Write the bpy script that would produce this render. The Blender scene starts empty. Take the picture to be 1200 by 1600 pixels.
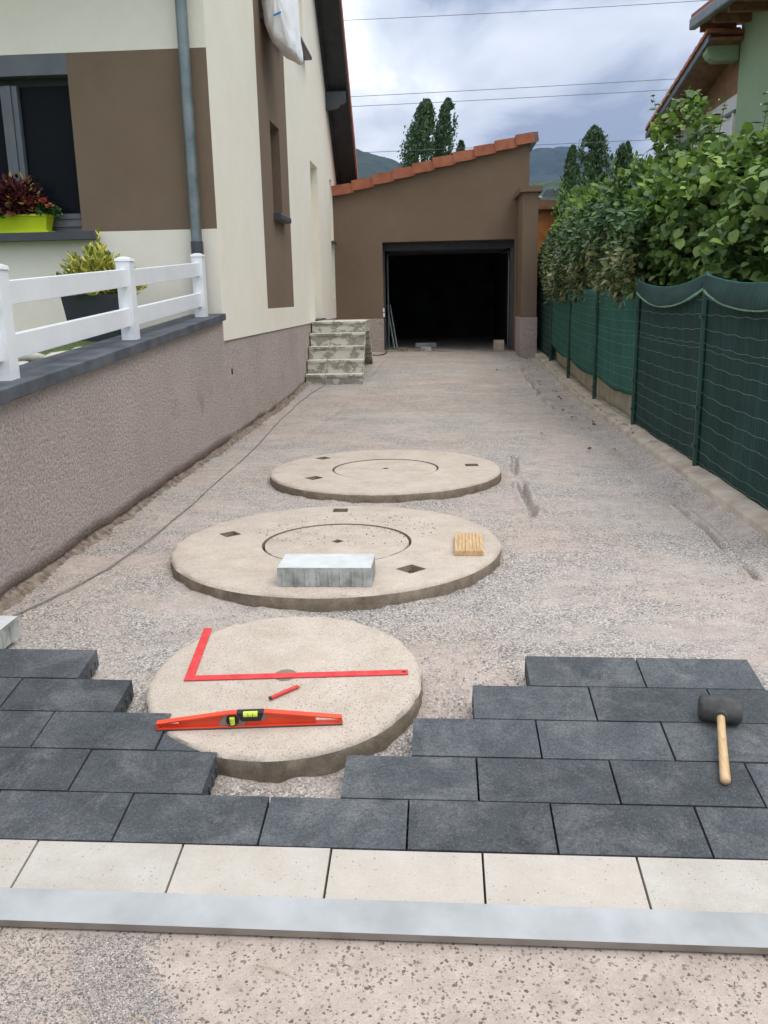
import bpy, bmesh, math, random
import numpy as np
from mathutils import Vector, Matrix, noise as mnoise
random.seed(7); rng = np.random.default_rng(7)
SC = bpy.context.scene
COL = SC.collection
R = math.radians

# ------------------------------------------------------------------ camera
def cam_setup():
    p, yw, r = R(13.6), R(3.7), R(1.2)
    F = Vector((-math.sin(yw)*math.cos(p), math.cos(yw)*math.cos(p), -math.sin(p)))
    R0 = Vector((math.cos(yw), math.sin(yw), 0)); U0 = R0.cross(F)
    Rt = R0*math.cos(r) - U0*math.sin(r); U = U0*math.cos(r) + R0*math.sin(r)
    cd = bpy.data.cameras.new('camera'); co = bpy.data.objects.new('camera', cd); COL.objects.link(co)
    m = Matrix((( Rt.x, U.x, -F.x, 0), (Rt.y, U.y, -F.y, 0), (Rt.z, U.z, -F.z, 1.4), (0, 0, 0, 1)))
    co.matrix_world = m
    cd.sensor_fit = 'VERTICAL'; cd.sensor_height = 36.0; cd.lens = 1383/1600*36
    cd.clip_start = 0.05; cd.clip_end = 20000
    SC.camera = co
cam_setup()

# ------------------------------------------------------------------ world, sun, exposure
SUN_EL, SUN_AZ = 60.0, 122.0          # azimuth measured from +Y towards +X
CLOUD = 12.4
def world_setup():
    w = bpy.data.worlds.new('World'); SC.world = w; w.use_nodes = True
    nt = w.node_tree; nt.nodes.clear(); N = nt.nodes.new; L = nt.links.new
    out = N('ShaderNodeOutputWorld'); bg = N('ShaderNodeBackground')
    sky = N('ShaderNodeTexSky'); sky.sky_type = 'NISHITA'; sky.sun_disc = False
    sky.sun_elevation = R(SUN_EL); sky.sun_rotation = R(SUN_AZ)
    tc = N('ShaderNodeTexCoord'); sep = N('ShaderNodeSeparateXYZ'); L(tc.outputs['Generated'], sep.inputs[0])
    mx = N('ShaderNodeMath'); mx.operation = 'MAXIMUM'; L(sep.outputs[2], mx.inputs[0]); mx.inputs[1].default_value = 0.0
    ad = N('ShaderNodeMath'); ad.operation = 'ADD'; L(mx.outputs[0], ad.inputs[0]); ad.inputs[1].default_value = 0.42
    dx = N('ShaderNodeMath'); dx.operation = 'DIVIDE'; L(sep.outputs[0], dx.inputs[0]); L(ad.outputs[0], dx.inputs[1])
    dy = N('ShaderNodeMath'); dy.operation = 'DIVIDE'; L(sep.outputs[1], dy.inputs[0]); L(ad.outputs[0], dy.inputs[1])
    cb = N('ShaderNodeCombineXYZ'); L(dx.outputs[0], cb.inputs[0]); L(dy.outputs[0], cb.inputs[1]); cb.inputs[2].default_value = CLOUD
    n1 = N('ShaderNodeTexNoise'); n1.inputs['Scale'].default_value = 2.1; n1.inputs['Detail'].default_value = 7; n1.inputs['Roughness'].default_value = 0.52
    n1.inputs['Distortion'].default_value = 0.35
    L(cb.outputs[0], n1.inputs['Vector'])
    r1 = N('ShaderNodeValToRGB'); e = r1.color_ramp.elements
    e[0].position = 0.39; e[0].color = (0.26, 0.305, 0.385, 1)
    e[1].position = 0.585; e[1].color = (0.86, 0.875, 0.89, 1)
    m = e.new(0.45); m.color = (0.46, 0.50, 0.57, 1)
    m = e.new(0.54); m.color = (0.65, 0.685, 0.73, 1)
    L(n1.outputs['Fac'], r1.inputs[0])
    sc = N('ShaderNodeMixRGB'); sc.blend_type = 'MULTIPLY'; sc.inputs[0].default_value = 1
    L(sky.outputs[0], sc.inputs[1]); sc.inputs[2].default_value = (1, 1, 1, 1)
    cl = N('ShaderNodeMixRGB'); cl.blend_type = 'MULTIPLY'; cl.inputs[0].default_value = 1
    L(r1.outputs[0], cl.inputs[1]); cl.inputs[2].default_value = (10, 10, 10, 1)   # cloud radiance in the same units as the sky (times 0.1 below)
    # an overcast sky grows brighter from the horizon to the zenith
    zf = N('ShaderNodeMath'); zf.operation = 'MULTIPLY_ADD'; L(mx.outputs[0], zf.inputs[0]); zf.inputs[1].default_value = 1.35; zf.inputs[2].default_value = 0.62
    cz = N('ShaderNodeMixRGB'); cz.blend_type = 'MULTIPLY'; cz.inputs[0].default_value = 1
    L(cl.outputs[0], cz.inputs[1]); L(zf.outputs[0], cz.inputs[2])
    mix = N('ShaderNodeMixRGB'); mix.inputs[0].default_value = 0.93
    L(sc.outputs[0], mix.inputs[1]); L(cz.outputs[0], mix.inputs[2])
    L(mix.outputs[0], bg.inputs[0]); bg.inputs[1].default_value = 0.1
    L(bg.outputs[0], out.inputs[0])
world_setup()
def sun_setup():
    ld = bpy.data.lights.new('sun', 'SUN'); ld.energy = 0.75; ld.angle = R(32); ld.color = (1.0, 0.95, 0.87)
    so = bpy.data.objects.new('sun', ld); COL.objects.link(so)
    d = Vector((math.sin(R(SUN_AZ))*math.cos(R(SUN_EL)), math.cos(R(SUN_AZ))*math.cos(R(SUN_EL)), math.sin(R(SUN_EL))))
    so.rotation_euler = d.to_track_quat('Z', 'Y').to_euler()
    so.location = (6, 6, 30)
sun_setup()
SC.view_settings.view_transform = 'Standard'; SC.view_settings.look = 'None'
SC.view_settings.exposure = 0.76; SC.view_settings.gamma = 1; SC.view_settings.use_curve_mapping = False
SC.cycles.max_bounces = 6; SC.cycles.volume_bounces = 0

# ------------------------------------------------------------------ materials
def newmat(name):
    m = bpy.data.materials.new(name); m.use_nodes = True
    nt = m.node_tree; nt.nodes.clear()
    o = nt.nodes.new('ShaderNodeOutputMaterial'); b = nt.nodes.new('ShaderNodeBsdfPrincipled')
    nt.links.new(b.outputs[0], o.inputs[0])
    return m, nt, b, o
def c4(c): return (c[0], c[1], c[2], 1)
def ramp(nt, src, stops, interp='LINEAR'):
    r = nt.nodes.new('ShaderNodeValToRGB'); r.color_ramp.interpolation = interp
    e = r.color_ramp.elements
    e[0].position, e[0].color = stops[0][0], c4(stops[0][1])
    e[1].position, e[1].color = stops[-1][0], c4(stops[-1][1])
    for p, c in stops[1:-1]:
        x = e.new(p); x.color = c4(c)
    nt.links.new(src, r.inputs[0]); return r.outputs[0]
def g(v): return (v, v, v)
def pos(nt, scale=(1, 1, 1), kind='pos'):
    if kind == 'pos':
        s = nt.nodes.new('ShaderNodeNewGeometry').outputs['Position']
    else:
        s = nt.nodes.new('ShaderNodeTexCoord').outputs['Object']
    mp = nt.nodes.new('ShaderNodeMapping'); mp.inputs['Scale'].default_value = scale
    nt.links.new(s, mp.inputs[0]); return mp.outputs[0]
def tnoise(nt, vec, scale, detail=4, rough=0.55, dist=0.0):
    n = nt.nodes.new('ShaderNodeTexNoise'); n.inputs['Scale'].default_value = scale
    n.inputs['Detail'].default_value = detail; n.inputs['Roughness'].default_value = rough; n.inputs['Distortion'].default_value = dist
    nt.links.new(vec, n.inputs['Vector']); return n.outputs['Fac']
def tvor(nt, vec, scale, feature='F1', out='Distance', rand=1.0):
    n = nt.nodes.new('ShaderNodeTexVoronoi'); n.feature = feature
    n.inputs['Scale'].default_value = scale; n.inputs['Randomness'].default_value = rand
    nt.links.new(vec, n.inputs['Vector']); return n.outputs[out]
def mixc(nt, fac, a, b, mode='MIX'):
    m = nt.nodes.new('ShaderNodeMixRGB'); m.blend_type = mode
    if isinstance(fac, (int, float)): m.inputs[0].default_value = fac
    else: nt.links.new(fac, m.inputs[0])
    for i, v in ((1, a), (2, b)):
        if isinstance(v, tuple): m.inputs[i].default_value = c4(v)
        else: nt.links.new(v, m.inputs[i])
    return m.outputs[0]
def fmath(nt, op, a, b=None):
    m = nt.nodes.new('ShaderNodeMath'); m.operation = op
    for i, v in ((0, a), (1, b)):
        if v is None: continue
        if isinstance(v, (int, float)): m.inputs[i].default_value = v
        else: nt.links.new(v, m.inputs[i])
    return m.outputs[0]
def bump(nt, b, h, strength, dist, prev=None):
    n = nt.nodes.new('ShaderNodeBump'); n.inputs['Strength'].default_value = strength; n.inputs['Distance'].default_value = dist
    nt.links.new(h, n.inputs['Height'])
    if prev is not None: nt.links.new(prev, n.inputs['Normal'])
    nt.links.new(n.outputs[0], b.inputs['Normal']); return n.outputs[0]
def simple(name, c1, c2=None, scale=8, rough=0.6, bmp=0.0, bscale=60, bdist=0.004, metal=0.0, contrast=(0.35, 0.65), kind='pos', spec=0.5, detail=5, rvar=0.0):
    m, nt, b, o = newmat(name)
    v = pos(nt, kind=kind)
    if c2 is None: b.inputs['Base Color'].default_value = c4(c1)
    else:
        n = tnoise(nt, v, scale, detail)
        nt.links.new(ramp(nt, n, [(contrast[0], c1), (contrast[1], c2)]), b.inputs['Base Color'])
    b.inputs['Roughness'].default_value = rough; b.inputs['Metallic'].default_value = metal
    b.inputs['Specular IOR Level'].default_value = spec
    if rvar:
        nt.links.new(ramp(nt, tnoise(nt, v, 5, 5), [(0.3, g(rough-rvar)), (0.7, g(rough+rvar))]), b.inputs['Roughness'])
    if bmp: bump(nt, b, tnoise(nt, v, bscale, 4), bmp, bdist)
    return m

def mat_gravel():
    m, nt, b, o = newmat('driveway_gravel')
    v = pos(nt)
    vs = pos(nt, (0.85, 1.2, 1))
    dust = ramp(nt, tnoise(nt, v, 9, 6, 0.65), [(0.3, (0.43, 0.36, 0.31)), (0.7, (0.59, 0.51, 0.45))])
    vc = tvor(nt, v, 150, out='Color')
    bw = nt.nodes.new('ShaderNodeRGBToBW'); nt.links.new(vc, bw.inputs[0])
    grit = ramp(nt, bw.outputs[0], [(0.2, (0.165, 0.15, 0.135)), (0.5, (0.375, 0.342, 0.31)), (0.8, (0.66, 0.61, 0.555))])
    big = tnoise(nt, vs, 1.5, 6, 0.68, 0.35)
    med = tnoise(nt, vs, 11, 5, 0.7)
    msk = ramp(nt, fmath(nt, 'ADD', fmath(nt, 'MULTIPLY', big, 0.68), fmath(nt, 'MULTIPLY', med, 0.32)), [(0.43, g(0.12)), (0.55, g(0.92))])
    col = mixc(nt, msk, dust, grit)
    # long low contrast sweeping marks and damp tone changes
    sw = ramp(nt, tnoise(nt, pos(nt, (0.9, 1.5, 1)), 2.0, 6, 0.7), [(0.35, g(0.93)), (0.65, g(1.04))])
    col = mixc(nt, 1.0, col, sw, 'MULTIPLY')
    fine = ramp(nt, tnoise(nt, v, 120, 4, 0.75), [(0.32, g(0.72)), (0.68, g(1.24))])
    col = mixc(nt, 1.0, col, fine, 'MULTIPLY')
    red = ramp(nt, tnoise(nt, v, 0.55, 3), [(0.4, (1, 1, 1)), (0.7, (1.03, 0.96, 0.92))])
    col = mixc(nt, 1.0, col, red, 'MULTIPLY')
    nt.links.new(col, b.inputs['Base Color']); b.inputs['Roughness'].default_value = 0.95; b.inputs['Specular IOR Level'].default_value = 0.2
    p = bump(nt, b, tvor(nt, v, 150), 0.8, 0.005)
    bump(nt, b, tnoise(nt, v, 35, 5, 0.7), 0.7, 0.012, p)
    return m
def mat_apron():
    m, nt, b, o = newmat('exposed_aggregate_concrete')
    v = pos(nt)
    base = ramp(nt, tnoise(nt, v, 14, 6, 0.65), [(0.3, (0.385, 0.31, 0.255)), (0.7, (0.51, 0.425, 0.36))])
    wn = nt.nodes.new('ShaderNodeTexNoise'); wn.inputs['Scale'].default_value = 90; nt.links.new(v, wn.inputs['Vector']); wv = mixc(nt, 0.012, v, wn.outputs['Color'])
    d = tvor(nt, wv, 125)
    rnd = nt.nodes.new('ShaderNodeRGBToBW'); nt.links.new(tvor(nt, wv, 125, out='Color'), rnd.inputs[0])
    size = fmath(nt, 'MULTIPLY', fmath(nt, 'SUBTRACT', rnd.outputs[0], 0.40), 1.35)
    inside = fmath(nt, 'GREATER_THAN', size, d)
    stone = ramp(nt, tnoise(nt, v, 130, 2), [(0.3, (0.17, 0.13, 0.11)), (0.5, (0.29, 0.235, 0.20)), (0.7, (0.48, 0.41, 0.34))])
    stb = nt.nodes.new('ShaderNodeRGBToBW'); nt.links.new(tvor(nt, wv, 125, out='Position'), stb.inputs[0]); stone = ramp(nt, fmath(nt, 'FRACT', fmath(nt, 'MULTIPLY', stb.outputs[0], 137.0)), [(0.0, (0.13, 0.10, 0.085)), (0.5, (0.22, 0.175, 0.145)), (0.85, (0.33, 0.27, 0.225)), (1.0, (0.50, 0.44, 0.38))])
    col = mixc(nt, inside, base, stone)
    col = mixc(nt, 1.0, col, ramp(nt, tnoise(nt, v, 240, 2), [(0.3, g(0.85)), (0.7, g(1.12))]), 'MULTIPLY')
    nt.links.new(col, b.inputs['Base Color']); b.inputs['Roughness'].default_value = 0.9; b.inputs['Specular IOR Level'].default_value = 0.25
    p = bump(nt, b, inside, 0.25, -0.002)
    bump(nt, b, tnoise(nt, v, 150, 4, 0.7), 0.5, 0.003, p)
    return m
def mat_paver(name, dark, mid, light, speck):
    m, nt, b, o = newmat(name)
    v = pos(nt)
    oi = nt.nodes.new('ShaderNodeObjectInfo')
    base = ramp(nt, tnoise(nt, v, 7, 7, 0.7), [(0.3, dark), (0.58, mid), (0.82, light)])
    tone = ramp(nt, oi.outputs['Random'], [(0, g(0.80)), (1, g(1.18))])
    col = mixc(nt, 1.0, base, tone, 'MULTIPLY')
    # dusty cement bloom in loose cloudy spots
    bl = ramp(nt, tnoise(nt, v, 4.2, 6, 0.75, 0.6), [(0.48, g(0)), (0.72, g(0.6))])
    col = mixc(nt, bl, col, speck)
    # grain + quartz sparkles
    col = mixc(nt, 1.0, col, ramp(nt, tnoise(nt, v, 125, 4, 0.8), [(0.34, g(0.58)), (0.66, g(1.42))]), 'MULTIPLY')
    d = tvor(nt, v, 190)
    r2 = nt.nodes.new('ShaderNodeRGBToBW'); nt.links.new(tvor(nt, v, 190, out='Color'), r2.inputs[0])
    sp = fmath(nt, 'MULTIPLY', fmath(nt, 'LESS_THAN', d, 0.22), fmath(nt, 'GREATER_THAN', r2.outputs[0], 0.66))
    col = mixc(nt, fmath(nt, 'MULTIPLY', sp, 0.42), col, tuple(min(1, x*1.9) for x in speck))
    nt.links.new(col, b.inputs['Base Color']); b.inputs['Roughness'].default_value = 0.82; b.inputs['Specular IOR Level'].default_value = 0.35
    p = bump(nt, b, tnoise(nt, v, 300, 3, 0.7), 0.5, 0.0025)
    bump(nt, b, tnoise(nt, v, 28, 4), 0.25, 0.004, p)
    return m
def mat_lightpaver():
    m, nt, b, o = newmat('cream_shotblasted_concrete')
    v = pos(nt); oi = nt.nodes.new('ShaderNodeObjectInfo')
    base = ramp(nt, tnoise(nt, v, 8, 7, 0.7), [(0.3, (0.41, 0.375, 0.32)), (0.7, (0.53, 0.50, 0.45))])
    base = mixc(nt, ramp(nt, oi.outputs['Random'], [(0.2, g(0)), (1, g(0.45))]), base, (0.55, 0.46, 0.37))
    d = tvor(nt, v, 70)
    r2 = nt.nodes.new('ShaderNodeRGBToBW'); nt.links.new(tvor(nt, v, 70, out='Color'), r2.inputs[0])
    zone = ramp(nt, tnoise(nt, v, 6, 3), [(0.4, g(0.35)), (0.65, g(1))])
    pit = fmath(nt, 'MULTIPLY', fmath(nt, 'LESS_THAN', d, 0.17), fmath(nt, 'GREATER_THAN', r2.outputs[0], 0.56))
    pit = fmath(nt, 'MULTIPLY', pit, zone)
    col = mixc(nt, pit, base, (0.25, 0.21, 0.17))
    col = mixc(nt, 1.0, col, ramp(nt, tnoise(nt, v, 260, 2), [(0.3, g(0.9)), (0.7, g(1.06))]), 'MULTIPLY')
    nt.links.new(col, b.inputs['Base Color']); b.inputs['Roughness'].default_value = 0.8
    p = bump(nt, b, pit, 0.4, -0.002); bump(nt, b, tnoise(nt, v, 200, 3), 0.35, 0.002, p)
    return m
def mat_lid(side=False):
    m, nt, b, o = newmat('lid_concrete_side' if side else 'lid_concrete')
    v = pos(nt)
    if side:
        base = ramp(nt, tnoise(nt, v, 16, 6, 0.7), [(0.3, (0.15, 0.118, 0.085)), (0.7, (0.30, 0.245, 0.18))])  # side brown holds both damp bare concrete and the shade on the side
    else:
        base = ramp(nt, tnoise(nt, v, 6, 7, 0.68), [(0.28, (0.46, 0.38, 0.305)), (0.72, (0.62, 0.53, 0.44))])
    d = tvor(nt, v, 95)
    r2 = nt.nodes.new('ShaderNodeRGBToBW'); nt.links.new(tvor(nt, v, 95, out='Color'), r2.inputs[0])
    zone = ramp(nt, tnoise(nt, v, 3.5, 4), [(0.38, g(0.2)), (0.6, g(1))])
    pit = fmath(nt, 'MULTIPLY', fmath(nt, 'LESS_THAN', d, 0.27), fmath(nt, 'GREATER_THAN', r2.outputs[0], 0.50))
    pit = fmath(nt, 'MULTIPLY', pit, fmath(nt, 'MULTIPLY', zone, 0.75))
    col = mixc(nt, pit, base, (0.22, 0.17, 0.13))
    col = mixc(nt, 1.0, col, ramp(nt, tnoise(nt, v, 170, 4, 0.7), [(0.3, g(0.74)), (0.7, g(1.18))]), 'MULTIPLY')
    nt.links.new(col, b.inputs['Base Color']); b.inputs['Roughness'].default_value = 0.93; b.inputs['Specular IOR Level'].default_value = 0.2
    p = bump(nt, b, pit, 0.5, -0.003); bump(nt, b, tnoise(nt, v, 90, 5, 0.7), 0.55, 0.005, p)
    return m
def mat_roughcast(name, c1, c2, c3):
    m, nt, b, o = newmat(name)
    v = pos(nt)
    base = ramp(nt, tnoise(nt, v, 1.3, 6, 0.6), [(0.3, c1), (0.7, c2)])
    cr = tnoise(nt, v, 50, 5, 0.66, 0.3)
    col = mixc(nt, ramp(nt, cr, [(0.36, g(0.5)), (0.5, g(0))]), base, c3)
    col = mixc(nt, ramp(nt, cr, [(0.52, g(0)), (0.68, g(0.4))]), col, tuple(min(1, x*1.55) for x in c2))
    st = ramp(nt, tnoise(nt, v, 2.1, 4, 0.6), [(0.62, g(1)), (0.78, g(0.68))])
    col = mixc(nt, 1.0, col, st, 'MULTIPLY')
    nt.links.new(col, b.inputs['Base Color']); b.inputs['Roughness'].default_value = 0.95; b.inputs['Specular IOR Level'].default_value = 0.15
    bump(nt, b, cr, 0.9, 0.045)
    return m
def mat_render(name, c1, c2):
    m, nt, b, o = newmat(name)
    v = pos(nt)
    col = ramp(nt, tnoise(nt, v, 1.1, 5, 0.6), [(0.3, c1), (0.7, c2)])
    col = mixc(nt, 1.0, col, ramp(nt, tnoise(nt, v, 6, 6, 0.7), [(0.3, g(0.965)), (0.7, g(1.02))]), 'MULTIPLY')
    nt.links.new(col, b.inputs['Base Color']); b.inputs['Roughness'].default_value = 0.92; b.inputs['Specular IOR Level'].default_value = 0.2
    p = bump(nt, b, tnoise(nt, v, 170, 3, 0.6), 0.45, 0.003)
    bump(nt, b, tnoise(nt, v, 5, 3), 0.12, 0.02, p)
    return m
def mat_leaf(name, stops, trans=0.25, rough=0.45, dusty=None):
    m, nt, b, o = newmat(name)
    gn = nt.nodes.new('ShaderNodeNewGeometry')
    col = ramp(nt, gn.outputs['Random Per Island'], stops)
    col = mixc(nt, 1.0, col, ramp(nt, tnoise(nt, pos(nt), 2.2, 3), [(0.35, g(0.78)), (0.65, g(1.18))]), 'MULTIPLY')
    nt.links.new(col, b.inputs['Base Color']); b.inputs['Roughness'].default_value = rough; b.inputs['Specular IOR Level'].default_value = 0.4
    tr = nt.nodes.new('ShaderNodeBsdfTranslucent'); nt.links.new(col, tr.inputs[0])
    mx = nt.nodes.new('ShaderNodeMixShader'); mx.inputs[0].default_value = trans
    nt.links.new(b.outputs[0], mx.inputs[1]); nt.links.new(tr.outputs[0], mx.inputs[2]); nt.links.new(mx.outputs[0], o.inputs[0])
    return m
def mat_peeling():
    m, nt, b, o = newmat('peeling_tile_adhesive')
    v = pos(nt)
    base = ramp(nt, tnoise(nt, v, 12, 5), [(0.3, (0.28, 0.262, 0.215)), (0.7, (0.41, 0.388, 0.33))])
    n = tnoise(nt, pos(nt, (1.0, 1, 1.7)), 4.6, 6, 0.68, 0.5)
    geo = nt.nodes.new('ShaderNodeNewGeometry'); sp = nt.nodes.new('ShaderNodeSeparateXYZ'); nt.links.new(geo.outputs['Normal'], sp.inputs[0])
    up = fmath(nt, 'MULTIPLY', fmath(nt, 'MAXIMUM', sp.outputs[2], 0), 0.2)
    msk = ramp(nt, fmath(nt, 'ADD', n, up), [(0.485, g(0)), (0.505, g(1))])
    col = mixc(nt, msk, base, (0.64, 0.615, 0.53))
    nt.links.new(col, b.inputs['Base Color']); b.inputs['Roughness'].default_value = 0.95
    p = bump(nt, b, msk, 0.6, 0.006); bump(nt, b, tnoise(nt, v, 70, 4), 0.5, 0.004, p)
    return m
def mat_netting(name, c1, c2, ribs=True):
    m, nt, b, o = newmat(name)
    v = pos(nt)
    col = ramp(nt, tnoise(nt, v, 2.6, 5, 0.6), [(0.3, c1), (0.7, c2)])
    rib = ramp(nt, tnoise(nt, pos(nt, (1, 22, 0.5)), 1.5, 2), [(0.35, g(0.8)), (0.65, g(1.15))])
    col = mixc(nt, 1.0, col, rib, 'MULTIPLY')
    col = mixc(nt, 1.0, col, ramp(nt, tnoise(nt, v, 400, 1), [(0.3, g(0.75)), (0.7, g(1.25))]), 'MULTIPLY')
    nt.links.new(col, b.inputs['Base Color']); b.inputs['Roughness'].default_value = 0.8; b.inputs['Specular IOR Level'].default_value = 0.25
    bump(nt, b, tnoise(nt, pos(nt, (1, 30, 1)), 2.0, 3), 0.35, 0.006)
    return m
MT = {}
MT['gravel'] = mat_gravel(); MT['apron'] = mat_apron()
MT['dpav'] = mat_paver('anthracite_concrete', (0.047, 0.052, 0.057), (0.080, 0.087, 0.092), (0.135, 0.14, 0.143), (0.205, 0.205, 0.20))
MT['lpav'] = mat_lightpaver()
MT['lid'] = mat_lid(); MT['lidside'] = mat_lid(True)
MT['rough'] = mat_roughcast('pink_grey_roughcast', (0.52, 0.435, 0.39), (0.62, 0.53, 0.48), (0.26, 0.205, 0.18))
MT['cream'] = mat_render('cream_render', (0.86, 0.80, 0.67), (0.90, 0.85, 0.73))
MT['brown'] = mat_render('taupe_render', (0.192, 0.138, 0.094), (0.222, 0.161, 0.112))
MT['green'] = mat_render('pale_green_render', (0.27, 0.36, 0.235), (0.31, 0.40, 0.265))
MT['footing'] = simple('earthy_footing', (0.13, 0.095, 0.07), (0.33, 0.26, 0.20), 22, 0.95, 1.0, 60, 0.012)
MT['coping'] = simple('slate_grey_coping', (0.052, 0.058, 0.068), (0.105, 0.115, 0.13), 6, 0.7, 0.3, 120, 0.002, detail=7)
MT['pvc'] = simple('white_pvc', (0.80, 0.81, 0.82), (0.86, 0.865, 0.87), 4, 0.35, 0.05, 10, 0.002)
MT['zinc'] = simple('zinc', (0.15, 0.18, 0.185), (0.24, 0.28, 0.285), 5, 0.45, 0.1, 20, 0.002, metal=0.55, detail=7)
MT['anthra'] = simple('anthracite_paint', (0.055, 0.06, 0.07), (0.072, 0.078, 0.09), 4, 0.45)
MT['anthralight'] = simple('grey_window_profile', (0.105, 0.115, 0.13), (0.13, 0.14, 0.155), 4, 0.4)
MT['darkwood_shade'] = simple('charcoal_wood_and_shade', (0.018, 0.021, 0.023), (0.030, 0.033, 0.036), 6, 0.6)  # charcoal wood; on the front window's top rail it stands for shade
MT['tile'] = simple('terracotta', (0.33, 0.105, 0.055), (0.46, 0.165, 0.09), 5, 0.8, 0.4, 90, 0.003, detail=7)
MT['tile2'] = simple('weathered_terracotta', (0.22, 0.075, 0.05), (0.33, 0.12, 0.08), 5, 0.85, 0.4, 90, 0.003)
MT['conc'] = simple('grey_concrete', (0.27, 0.255, 0.225), (0.43, 0.405, 0.36), 5, 0.92, 0.6, 90, 0.004, detail=7)
MT['kerb'] = simple('sandy_kerb_concrete', (0.36, 0.295, 0.23), (0.53, 0.455, 0.37), 5, 0.93, 0.8, 60, 0.006, detail=8)
MT['lowwall'] = simple('beige_block_wall', (0.42, 0.36, 0.25), (0.62, 0.55, 0.41), 4, 0.93, 0.6, 40, 0.005, detail=6)
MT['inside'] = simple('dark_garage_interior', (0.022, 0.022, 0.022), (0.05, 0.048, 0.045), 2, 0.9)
MT['floor'] = simple('garage_slab_concrete', (0.27, 0.235, 0.195), (0.38, 0.33, 0.275), 4, 0.9, 0.4, 60, 0.004)
MT['glass'] = None
MT['lime'] = simple('lime_plastic', (0.50, 0.60, 0.008), (0.55, 0.65, 0.012), 3, 0.38)
MT['planter'] = simple('charcoal_planter', (0.030, 0.034, 0.042), (0.04, 0.045, 0.053), 4, 0.55)
MT['soil'] = simple('garden_soil', (0.09, 0.065, 0.045), (0.17, 0.13, 0.09), 25, 0.95, 1, 80, 0.01)
MT['grass'] = simple('lawn', (0.06, 0.11, 0.02), (0.13, 0.18, 0.045), 18, 0.9, 1, 150, 0.02)
MT['stone'] = simple('pale_stone', (0.33, 0.31, 0.26), (0.60, 0.56, 0.49), 12, 0.85, 0.5, 60, 0.004)
MT['white_concrete'] = simple('light_grey_concrete', (0.50, 0.505, 0.49), (0.62, 0.625, 0.61), 8, 0.85, 0.3, 200, 0.002, detail=6)
MT['blockside'] = simple('stained_light_concrete', (0.24, 0.25, 0.22), (0.50, 0.51, 0.48), 9, 0.9, 0.7, 90, 0.004, contrast=(0.35, 0.6), detail=6)
MT['alu'] = simple('brushed_aluminium', (0.35, 0.355, 0.35), (0.46, 0.465, 0.46), 6, 0.6, 0.3, 40, 0.0015, metal=0.35, detail=8, rvar=0.1)
MT['alu2'] = simple('brownish_aluminium_edge', (0.26, 0.225, 0.195), (0.36, 0.32, 0.285), 9, 0.6, 0.1, 60, 0.001, metal=0.4)
MT['wood'] = None
MT['red'] = simple('red_paint', (0.60, 0.020, 0.022), (0.72, 0.065, 0.06), 26, 0.5, contrast=(0.3, 0.7), detail=8)
MT['orange'] = simple('orange_red_enamel', (0.72, 0.055, 0.018), (0.78, 0.08, 0.028), 12, 0.42)
MT['black'] = simple('black_plastic', (0.012, 0.012, 0.013), None, 3, 0.4)
MT['darkend'] = simple('pencil_end', (0.05, 0.02, 0.02), None, 3, 0.5)
MT['vial'] = simple('yellow_green_vial', (0.62, 0.80, 0.05), (0.70, 0.86, 0.10), 30, 0.12)
MT['plate'] = simple('taupe_plate', (0.22, 0.18, 0.15), (0.26, 0.215, 0.18), 30, 0.5)
MT['rubber'] = simple('dusty_rubber', (0.035, 0.034, 0.031), (0.085, 0.082, 0.075), 16, 0.75, 0.3, 80, 0.002, kind='obj')
MT['duvet'] = simple('white_cotton', (0.88, 0.88, 0.90), (0.93, 0.93, 0.95), 6, 0.85, 0.5, 14, 0.02)
MT['blue'] = simple('blue_print', (0.03, 0.22, 0.60), None, 3, 0.6)
MT['net_dark'] = mat_netting('dark_green_shade_net', (0.013, 0.040, 0.036), (0.025, 0.064, 0.056))
MT['net_mid'] = mat_netting('green_shade_net', (0.022, 0.115, 0.088), (0.038, 0.165, 0.125))
MT['hem'] = simple('pale_green_hem', (0.08, 0.19, 0.125), (0.20, 0.33, 0.235), 30, 0.8, 0.5, 150, 0.003)
MT['post'] = simple('green_powder_coat', (0.006, 0.040, 0.029), (0.010, 0.058, 0.042), 5, 0.45)
MT['wire'] = simple('green_coated_wire', (0.07, 0.14, 0.11), (0.15, 0.22, 0.18), 9, 0.5)
MT['powerwire'] = simple('power_line_metal', (0.10, 0.11, 0.12), None, 1, 0.6)
MT['cable'] = simple('dusty_grey_cable', (0.22, 0.20, 0.175), (0.33, 0.305, 0.27), 14, 0.7)
MT['peel'] = mat_peeling()
MT['brownwood'] = simple('stained_brown_boards', (0.19, 0.092, 0.048), (0.31, 0.155, 0.08), 6, 0.7, 0.3, 40, 0.003)
MT['whitewood'] = simple('white_boards', (0.62, 0.61, 0.58), (0.70, 0.69, 0.66), 3, 0.6)
MT['orangewood'] = simple('orange_stained_boards', (0.36, 0.11, 0.022), (0.62, 0.24, 0.05), 5, 0.65, 0.3, 40, 0.004)
MT['gutter'] = simple('grey_gutter', (0.10, 0.12, 0.14), (0.16, 0.18, 0.20), 4, 0.45, metal=0.3)
MT['bark'] = simple('bark', (0.06, 0.045, 0.03), (0.13, 0.10, 0.07), 12, 0.9, 0.8, 60, 0.01)
MT['twig'] = simple('young_twig', (0.10, 0.085, 0.04), (0.18, 0.15, 0.07), 12, 0.8)
MT['laurel'] = mat_leaf('laurel_leaves', [(0, (0.035, 0.085, 0.026)), (0.5, (0.065, 0.135, 0.042)), (0.85, (0.11, 0.20, 0.06)), (1, (0.20, 0.30, 0.09))], 0.14, 0.36)
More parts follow.
